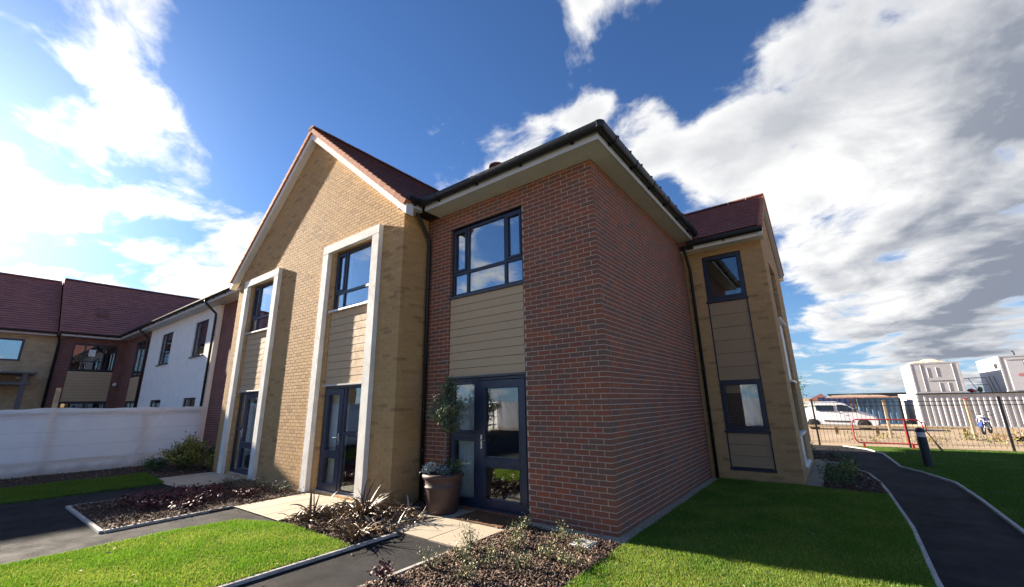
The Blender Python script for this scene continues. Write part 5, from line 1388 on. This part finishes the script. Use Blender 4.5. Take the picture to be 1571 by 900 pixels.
# ---- weeds along the verge of the site road
m_weed = leafmat('weed_leaf', ((0.07, 0.09, 0.02), (0.16, 0.16, 0.05), (0.34, 0.27, 0.06)))
r = np.random.default_rng(3); P = []
for k in range(75):
    x = r.uniform(2.6, 11.5); y = r.uniform(15.6, 21); h = r.uniform(0.1, 0.35)*(1.3 if x > 6 else 0.7); n_ = int(14*h/0.2)+4
    P.append(np.stack([x+r.normal(0, .11, n_), y+r.normal(0, .11, n_), gz(y)+r.uniform(0, h, n_)], 1))
foliage('weeds', None, np.concatenate(P), m_weed, (0.05, 0.13), 0.4, 0.7, 14)

# ---- white van
m_van = mat('white_van_paint', (0.80, 0.81, 0.84), 0.28, 0.02, 3, coat=0.4)
m_tyre = mat('tyre_rubber', (0.02, 0.02, 0.02), 0.8); m_rimm = mat('wheel_steel', (0.30, 0.30, 0.32), 0.4, 0.05, 5, metal=0.6)
m_vglass = mat('tinted_glass', (0.015, 0.02, 0.026), 0.08, 0.05, 3, spec=0.8); m_trim = mat('black_trim', (0.025, 0.025, 0.028), 0.6)
van = thing('white_van', 'white panel van with a dark rear side window parked beyond the railing', 'van', (2.1, 35.0, gz(35)))
def hw(z): return 0.98*(1-0.16*max(0, z-1.0)**1.1)
prof = [(-2.40, .34), (-2.47, .55), (-2.48, 1.0), (-2.44, 1.55), (-2.36, 1.84), (-2.2, 1.93), (-1.4, 1.975), (0.2, 1.97), (0.62, 1.90), (0.9, 1.76), (1.58, 1.29), (1.80, 1.20), (2.22, 1.06), (2.41, 0.90), (2.47, 0.66), (2.46, 0.42), (2.36, .30), (1.0, .27), (-1.4, .27)]
V = []; F = []; n = len(prof); ks = (-1, -0.97, -0.88, 0.88, 0.97, 1)
for k in ks:
    inset = {1: 0.06, 0.97: 0.02, 0.88: 0}[abs(k)]
    cx, cz = 0.0, 1.0
    for (x, z) in prof:
        d_ = np.array([x-cx, z-cz]); ln = np.linalg.norm(d_); d_ = d_*(1-inset/ln)
        V.append((cx+d_[0], k*hw(cz+d_[1]), cz+d_[1]))
for j in range(len(ks)-1):
    for i in range(n): F.append((j*n+i, j*n+(i+1) % n, (j+1)*n+(i+1) % n, (j+1)*n+i))
F.append(tuple(range(n-1, -1, -1))); F.append(tuple(range((len(ks)-1)*n, len(ks)*n)))
q = MB(); q._add(V, F); vb = q.build('body', m_van, van, local=True, smooth=True)
vb.data.polygons.foreach_set('use_smooth', [True]*len(vb.data.polygons)); 
es = vb.modifiers.new('edge', 'EDGE_SPLIT'); es.split_angle = math.radians(35)
def side_panel(name, pts, m, s, off=0.006, th=0.01):
    q = MB(); a = [(x, s*(hw(z)+off-0.02*(abs(z-1) > 2)), z) for x, z in pts]; q.prism(a, (0, -s*th, 0)); return q.build(name, m, van, local=True)
for s in (-1, 1):
    side_panel('side_window', [(-0.98, 1.32), (0.10, 1.30), (0.08, 1.72), (-1.0, 1.74)], m_vglass, s)
    side_panel('front_window', [(0.30, 1.30), (1.34, 1.24), (1.42, 1.30), (0.82, 1.70), (0.55, 1.76), (0.27, 1.74)], m_vglass, s)
    side_panel('side_moulding', [(-0.62, 0.58), (0.98, 0.54), (1.05, 0.62), (-0.62, 0.67)], m_trim, s, 0.012, 0.02)
    side_panel('sill_trim', [(-1.15, 0.29), (1.15, 0.29), (1.15, 0.36), (-1.15, 0.37)], m_trim, s, 0.01, 0.03)
    side_panel('headlight', [(1.95, 1.02), (2.26, 0.88), (2.33, 0.80), (2.30, 0.92), (2.1, 1.06)], m_glassd if False else m_chrome, s, 0.008, 0.05)
    side_panel('tail_light', [(-2.46, 1.0), (-2.38, 1.0), (-2.38, 1.5), (-2.44, 1.5)], m_redp, s, 0.01, 0.03)
    side_panel('door_handle', [(0.36, 1.12), (0.54, 1.12), (0.54, 1.16), (0.36, 1.16)], m_trim, s, 0.02, 0.02)
    q = MB(); q.box(1.16, 1.36, s*0.99-0.09, s*0.99+0.09, 1.24, 1.46); q.build('mirror', m_trim, van, local=True, bevel=0.03)
    for x in (-1.28, 1.65):
        q = MB(); q.lathe([(0.0, -0.06), (0.40, -0.06), (0.40, 0.06), (0.0, 0.06)], (x, s*0.925, 0.36), 24, axis=1); q.build('wheel_arch', m_trim, van, local=True)
        q = MB(); q.lathe([(0.20, -0.11), (0.30, -0.115), (0.335, -0.09), (0.335, 0.09), (0.30, 0.115), (0.20, 0.11)], (x, s*0.885, 0.335), 28, axis=1); wl = q.build('tyre', m_tyre, van, local=True, smooth=True)
        q = MB(); q.lathe([(0.0, -0.09), (0.08, -0.095), (0.205, -0.07), (0.205, 0.07), (0.08, 0.095), (0.0, 0.09)], (x, s*0.90, 0.335), 20, axis=1); q.build('rim', m_rimm, wl, local=True)
q = MB(); q.prism([(0.90, 0.82*0.98, 1.765), (0.90, -0.82*0.98, 1.765), (1.57, -0.9*0.98, 1.30), (1.57, 0.9*0.98, 1.30)], (0.008, 0, 0.012)); q.build('windscreen', m_vglass, van, local=True)
q = MB(); q.box(2.40, 2.50, -0.85, 0.85, 0.32, 0.56); q.build('front_bumper', m_trim, van, local=True, bevel=0.03)
q = MB(); q.box(2.43, 2.475, -0.5, 0.5, 0.64, 0.80); q.build('grille', m_trim, van, local=True, bevel=0.01)
q = MB(); q.box(-2.52, -2.42, -0.9, 0.9, 0.36, 0.56); q.build('rear_bumper', m_trim, van, local=True, bevel=0.03)

# ---- site containers
m_cont = mat('white_container', (0.52, 0.52, 0.53), 0.5, 0.03, 3, 0.1, 40, dirt=0.18)
m_contb = mat('blue_container', (0.035, 0.10, 0.20), 0.5, 0.12, 3, 0.1, 40, dirt=0.35)
def corrugated(mb, p0, p1, out, z0, z1, pitch=0.28, dep=0.045):
    p0, p1, out = np.array(p0, float), np.array(p1, float), np.array(out, float); L = np.linalg.norm(p1-p0); t = (p1-p0)/L
    k = max(1, int(L/pitch)); pt = []
    for i in range(k):
        a = i*L/k; w_ = L/k
        pt += [(a, 0), (a+w_*0.32, 0), (a+w_*0.5, -dep), (a+w_*0.82, -dep)]
    pt.append((L, 0))
    vs = []
    for a, h in pt:
        q = p0+t*a+out*h; vs += [(q[0], q[1], z0), (q[0], q[1], z1)]
    fs = [(2*i, 2*i+2, 2*i+3, 2*i+1) for i in range(len(pt)-1)]
    mb._add(vs, fs)
def container(name, label, x0, x1, y0, y1, z0, z1, m, front='ribs', pitch=0.28):
    root = thing(name, label, 'container', ((x0+x1)/2, (y0+y1)/2, z0))
    t = 0.09; q = MB(); e = 0.012
    q.box(x0+0.1, x1-0.1, y0+0.1, y1-0.1, z0+0.1, z1-0.02); q.build('body', m, root)
    q = MB()
    for x in (x0, x1-t):
        for y in (y0, y1-t): q.box(x, x+t, y, y+t, z0, z1)
    for z in (z0, z1-t):
        for y in (y0, y1-t): q.box(x0+t, x1-t, y+0.002, y+t-0.002, z+0.001, z+t-0.001)
        for x in (x0, x1-t): q.box(x+0.002, x+t-0.002, y0+t, y1-t, z+0.001, z+t-0.001)
    q.build('corner_frame', m, root)
    q = MB(); corrugated(q, (x0+0.02, y1-t, 0), (x0+0.02, y0+t, 0), (-1, 0, 0), z0+t, z1-t, pitch); q.build('side_panel', m, root)
    if front == 'ribs':
        q = MB(); corrugated(q, (x0+t, y0+0.02, 0), (x1-t, y0+0.02, 0), (0, -1, 0), z0+t, z1-t, pitch); q.build('front_panel', m, root)
    return root
lowz, midz = gz(40)-0.02, 1.79
lowc = container('site_container', 'long white corrugated site container at ground level behind the railing', 7.45, 13.6, 40.0, 52.2, lowz, midz, m_cont, pitch=0.30)
lc2 = container('site_container', 'white corrugated container continuing the ground level row out of frame', 13.66, 19.8, 40.0, 52.2, lowz, midz-0.02, m_cont, pitch=0.30)
q = MB(); q.box(7.4, 13.62, 39.93, 39.98, midz-0.06, midz+0.03); q.build('roof_edge', m_trim, lowc)
up1 = container('stacked_cabin', 'white cabin with tarpaulin covered roof stacked at the left end of the containers', 7.52, 10.25, 40.05, 46.0, midz+0.04, 4.12, m_cont, front='door')
dz0, dz1 = midz+0.04, 4.12
q = MB(); q.box(7.62, 10.15, 40.07, 40.13, dz0+0.1, dz1-0.1); q.build('front_panel', m_cont, up1)
for x, z0, z1 in ((8.12, dz0+.12, dz1-.12), (9.86, dz0+.12, dz1-.12), (8.45, 3.0, 3.75), (8.95, 3.05, 3.75), (8.95, dz0+.1, 2.6), (9.42, dz0+.1, 2.6)):
    q = MB(); q.tube([(x, 40.064, z0), (x, 40.064, z1)], 0.022, 6); q.build('door_bar', m_cont, up1)
q = MB(); q.box(8.4, 9.8, 40.05, 40.066, 2.72, 2.75); q.build('door_seam', m_sill, up1)
m_tarp = mat('cream_tarpaulin', (0.62, 0.54, 0.40), 0.8, 0.1, 3, 0.4, 20)
n = 14; V = []
for i in range(n+1):
    for j in range(n+1):
        a, b = i/n, j/n; h = 0.42*(math.sin(math.pi*a)**0.8)*(math.sin(math.pi*b)**0.7)*(0.8+0.25*math.sin(9*a+4*b))
        V.append((7.55+2.3*a, 40.3+4.2*b, 4.13+h+random.uniform(0, .03)))
F = [(i*(n+1)+j, (i+1)*(n+1)+j, (i+1)*(n+1)+j+1, i*(n+1)+j+1) for i in range(n) for j in range(n)]
tag(np_mesh('tarpaulin', V, F, m_tarp), 'lumpy cream tarpaulin heaped on the roof of the left stacked cabin', 'tarpaulin')
up2 = container('stacked_cabin', 'white cabin with a grey door stacked above the long container on the right', 12.30, 15.2, 40.05, 46.1, midz+0.04, 4.34, m_cont, front='door')
q = MB(); q.box(12.40, 15.1, 40.07, 40.13, midz+0.14, 4.24); q.build('front_panel', m_cont, up2)
q = MB(); q.box(12.62, 13.42, 40.03, 40.07, midz+0.1, 4.02); dr = q.build('door', mat('pale_grey_door', (0.55, 0.56, 0.60), 0.5, 0.03), up2, bevel=0.006)
q = MB(); q.box(13.02, 13.32, 40.018, 40.028, 2.88, 3.08); q.build('door_sign', mat('faded_red_sign', (0.55, 0.25, 0.25), 0.6), dr)
q = MB(); q.box(12.6, 13.44, 40.0, 40.06, 4.03, 4.08); q.build('door_drip', m_cont, up2)
q = MB(); q.tube([(13.5, 40.04, midz+0.5), (13.5, 40.04, 4.0)], 0.03, 6); q.build('door_bar', m_cont, up2)
q = MB(); q.box(12.285, 12.297, 40.9, 41.5, 3.5, 3.85); q.build('vent_grille', m_trim, up2)
q = MB(); q.tube([(13.35, 41, 4.34), (13.35, 41, 4.62), (13.28, 41, 4.72)], 0.045, 8); q.build('flue', m_trim, up2)
# guard rail and clutter on the container roof
gr = thing('roof_guard_rail', 'dark steel guard rail on the container roof between the two stacked cabins', 'guard rail', (11.0, 40.4, midz+0.01))
q = MB()
q.tube([(10.35, 40.3, 2.85), (11.45, 40.3, 2.88), (11.62, 40.3, midz)], 0.022, 6); q.tube([(10.4, 40.3, 2.35), (11.5, 40.3, 2.37)], 0.018, 6); q.tube([(10.55, 40.3, 2.85), (10.95, 40.3, midz)], 0.02, 6); q.build('rail', m_trim, gr, kind='stuff')
q = MB(); q.tube([(11.62, 40.28, 2.95), (11.85, 40.28, 2.95), (12.02, 40.28, midz+0.05), (11.78, 40.28, midz+0.05)], 0.022, 6, closed=True); q.build('gate', m_trim, gr)
m_cl = mat('roof_clutter', (0.35, 0.25, 0.22), 0.8, 0.3, 6, tint=[(0, (0.45, 0.10, 0.10)), (0.4, (0.5, 0.48, 0.4)), (0.7, (0.06, 0.06, 0.07)), (1, (0.4, 0.36, 0.2))])
for k, (x, z, sx, sz, lab) in enumerate(((10.62, midz+0.18, .22, .14, 'dark red bag lying behind the roof guard rail'), (10.85, midz+0.14, .16, .10, 'pale sack lying behind the roof guard rail'), (11.1, midz+0.25, .14, .22, 'greenish bundle standing behind the roof guard rail'))):
    b = bmesh.new(); bmesh.ops.create_icosphere(b, subdivisions=2, radius=1.0)
    for v in b.verts: v.co = Vector((v.co.x*sx*(1+random.uniform(-.12, .12)), v.co.y*.2, v.co.z*sz*(1+random.uniform(-.15, .15))))
    me = bpy.data.meshes.new('bundle'); b.to_mesh(me); b.free()
    o = link('bundle', me, (m_redp, m_tarp, m_weed)[k], None, smooth=True); o.location = (x, 40.75, z); tag(o, lab, 'bundle')
# blue container, open shelter and low stores behind the van
container('blue_container', 'weathered blue corrugated shipping container behind the front of the white van', 3.95, 6.75, 43.0, 49.0, gz(43), 1.50, m_contb, pitch=0.34)
sh = thing('open_shelter', 'low timber shelter with a pale rusty roof behind the white van', 'shelter', (2.6, 45, gz(45)))
for x in (3.45, 3.75):
    q = MB(); q.box(x-.06, x+.06, 44.0, 44.12, gz(45)-.1, 1.55); q.build('post', m_wood2, sh)
q = MB(); q.box(2.0, 6.7, 42.6, 46.5, 1.56, 1.64); q.build('roof', mat('rusty_roof', (0.42, 0.22, 0.15), 0.8, 0.2, 3, dirt=0.3), sh)
q = MB(); q.prism([(1.6, 44, 1.60), (6.2, 44, 1.66), (5.6, 44, 1.78), (3.3, 44, 1.86), (2.2, 44, 1.82)], (0, 1.5, 0)); q.build('roof_sheet', mat('pale_sheet', (0.58, 0.52, 0.44), 0.8, 0.1, 3), sh)
st2 = thing('blue_store', 'low row of dark blue storage bins seen over the van roof', 'storage bins', (2.3, 48, gz(48)))
for k in range(7):
    q = MB(); q.box(1.05+k*0.42, 1.05+k*0.42+0.34, 47.6, 49, gz(48), 1.62); q.build('bin', mat('navy_bin', (0.03, 0.05, 0.16), 0.6) if k == 0 else bpy.data.materials['navy_bin'], st2)
q = MB(); q.box(0.95, 4.1, 47.75, 49.2, gz(48), 1.66); q.build('back_panel', m_sill, st2)
# distant roofs
fh = thing('distant_house', 'small distant brick house with a pitched roof seen over the back of the van', 'house', (0.55, 70, gz(70)))
q = MB(); q.box(-0.7, 1.6, 69, 74, gz(70)-.2, 1.3); q.build('wall', m_farcream, fh)
q = MB(); q.prism([(-0.9, 68.9, 1.28), (1.8, 68.9, 1.28), (0.75, 68.9, 2.15)], (0, 5.4, 0)); q.build('roof', m_fartile, fh)
fs_ = thing('distant_shed', 'long flat dark roofed shed far behind the containers', 'building', (6, 80, gz(80)))
q = MB(); q.box(1.6, 11.8, 78, 84, gz(80)-.2, 1.95); q.build('wall', m_sill, fs_)
q = MB(); q.box(1.4, 12.0, 77.8, 84.2, 1.952, 2.12); q.build('roof', m_trim, fs_)

# ---- motorbike
mk = thing('motorbike', 'blue and white motorbike parked against the white corrugated container', 'motorbike', (9.15, 31.5, gz(31.5)), rotz=math.radians(-112))
m_blue = mat('blue_plastic', (0.06, 0.12, 0.50), 0.35, 0.05, 5); m_wplas = mat('white_plastics', (0.75, 0.76, 0.8), 0.35, 0.03, 5)
for x in (-0.66, 0.68):
    q = MB(); n_ = 24; q.tube([(x+0.27*math.cos(2*math.pi*k/n_), 0, 0.32+0.27*math.sin(2*math.pi*k/n_)) for k in range(n_)], 0.055, 8, closed=True); wl = q.build('tyre', m_tyre, mk, local=True, smooth=True)
    q = MB(); q.tube([(x+0.22*math.cos(2*math.pi*k/n_), 0, 0.32+0.22*math.sin(2*math.pi*k/n_)) for k in range(n_)], 0.014, 6, closed=True)
    for k in range(8):
        a = 2*math.pi*k/8; q.tube([(x, 0, 0.32), (x+0.22*math.cos(a), 0, 0.32+0.22*math.sin(a))], 0.006, 4)
    q.build('rim', m_rimm, wl, local=True)
for s in (-1, 1):
    q = MB(); q.tube([(0.68, s*0.09, 0.32), (0.50, s*0.09, 0.80), (0.42, s*0.08, 1.02)], [0.028, 0.03, 0.025], 8); q.build('fork_leg', m_rimm, mk, local=True)
    q = MB(); q.tube([(0.42, s*0.05, 1.04), (0.40, s*0.2, 1.10), (0.33, s*0.40, 1.08)], 0.014, 6); q.tube([(0.33, s*0.38, 1.08), (0.30, s*0.46, 1.07)], 0.02, 6); q.build('handlebar', m_trim, mk, local=True)
    q = MB(); q.tube([(0.38, s*0.28, 1.10), (0.36, s*0.32, 1.26)], 0.006, 5); q.box(0.345, 0.365, s*0.33-0.05, s*0.33+0.05, 1.25, 1.32); q.build('mirror', m_trim, mk, local=True)
    q = MB(); q.prism([(0.12, s*0.14, 0.80), (0.40, s*0.16, 0.98), (0.55, s*0.19, 0.80), (0.40, s*0.20, 0.55), (0.18, s*0.17, 0.62)], (0, s*0.02, 0)); q.build('side_fairing', m_blue if s > 0 else m_wplas, mk, local=True)
q = MB(); q.hexa([(-0.10,-.11,.72),(0.34,-.13,.74),(0.34,.13,.74),(-0.10,.11,.72),(-0.08,-.07,.90),(0.32,-.1,.97),(0.32,.1,.97),(-0.08,.07,.90)]); q.build('tank', m_blue, mk, local=True, bevel=0.03, seg=2)
q = MB(); q.hexa([(-0.80,-.09,.80),(-0.08,-.12,.76),(-0.08,.12,.76),(-0.80,.09,.80),(-0.82,-.08,.88),(-0.08,-.1,.86),(-0.08,.1,.86),(-0.82,.08,.88)]); q.build('seat', m_trim, mk, local=True, bevel=0.03, seg=2)
q = MB(); q.hexa([(-0.95,-.08,.74),(-0.5,-.12,.66),(-0.5,.12,.66),(-0.95,.08,.74),(-0.95,-.06,.84),(-0.5,-.1,.78),(-0.5,.1,.78),(-0.95,.06,.84)]); q.build('tail', m_wplas, mk, local=True, bevel=0.02)
q = MB(); q.hexa([(-0.20,-.14,.30),(0.26,-.14,.30),(0.26,.14,.30),(-0.20,.14,.30),(-0.16,-.12,.64),(0.20,-.12,.68),(0.20,.12,.68),(-0.16,.12,.64)]); q.build('engine', m_rimm, mk, local=True, bevel=0.03)
q = MB(); q.tube([(0.38, 0, 0.92), (0.1, 0, 0.70), (-0.2, 0, 0.66), (-0.22, 0, 0.32), (-0.66, 0, 0.32)], 0.028, 8); q.build('frame', m_trim, mk, local=True)
q = MB(); q.hexa([(0.46,-.10,.80),(0.56,-.10,.80),(0.56,.10,.80),(0.46,.10,.80),(0.44,-.12,1.06),(0.52,-.11,1.04),(0.52,.11,1.04),(0.44,.12,1.06)]); q.build('headlight_cowl', m_wplas, mk, local=True, bevel=0.025, seg=2)
q = MB(); q.lathe([(0.0, 0.0), (0.065, 0.0), (0.06, 0.015), (0.0, 0.02)], (0.565, 0, 0.93), 14, axis=0); q.build('headlight', m_chrome, mk, local=True)
q = MB()
for k in range(7):
    a0, a1 = math.radians(20+k*20), math.radians(40+k*20); c = np.array([0.68, 0, 0.34]); R0 = 0.36
    p = lambda a, y: (c[0]+R0*math.cos(a), y, c[2]+R0*math.sin(a)); p2 = lambda a, y: (c[0]+(R0+.012)*math.cos(a), y, c[2]+(R0+.012)*math.sin(a))
    q.hexa([p(a0, -.07), p(a1, -.07), p(a1, .07), p(a0, .07), p2(a0, -.07), p2(a1, -.07), p2(a1, .07), p2(a0, .07)])
q.build('front_mudguard', m_blue, mk, local=True)
q = MB(); q.tube([(0.15, -0.16, 0.35), (-0.3, -0.18, 0.30), (-0.72, -0.18, 0.42)], [0.03, 0.035, 0.05], 8); q.build('exhaust', m_chrome, mk, local=True)
# ---- rubble heap at the right edge
q = MB(); r = np.random.default_rng(15)
for k in range(60):
    x, y = r.normal(9.3, 0.9), r.normal(21, 0.8); s = r.uniform(0.08, 0.28); z = gz(y)+max(0, 0.35-0.16*((x-9.3)**2+(y-21)**2)**.5)
    a = r.uniform(0, 3.14); c, sn = math.cos(a)*s, math.sin(a)*s
    q.t = r.uniform(0.02, 0.98)
    q.hexa([(x-c, y-sn, z-.1), (x+c, y+sn, z-.1+r.normal(0, .05)), (x+c-sn*.5, y+sn+c*.5, z-.1), (x-c-sn*.5, y-sn+c*.5, z-.1), (x-c, y-sn, z+s*.3), (x+c, y+sn, z+s*.3+r.normal(0, .08)), (x+c-sn*.5, y+sn+c*.5, z+s*.3), (x-c-sn*.5, y-sn+c*.5, z+s*.3)])
q.build('rubble', m_chip, None, kind='stuff')

# ---- leaves blown over the lawns and paths
V = []; F = []; T = []; r = np.random.default_rng(44)
for k in range(56):
    reg = [(-5.2, -2.6, -4.5, -2.1, .05), (-9.5, -1.4, -5.5, -1.5, .012), (0.3, 2.9, -1.5, 4.5, .05), (-3.1, -1.5, -1.3, -0.1, .03)][k % 4]
    x, y = r.uniform(reg[0], reg[1]), r.uniform(reg[2], reg[3])
    a, b = strap((x, y, reg[4]), r.uniform(0, 6.28), r.uniform(0.03, 0.055), r.normal(0.05, 0.15), r.uniform(0.012, 0.025), r.uniform(0, .5), r.normal(0, .5))
    o = len(V); V += a; F += [tuple(i+o for i in f) for f in b]; T += [r.uniform(0.02, 0.5)]*len(a)
np_mesh('fallen_leaves', V, F, m_dry, None, tint=np.array(T), kind='stuff')
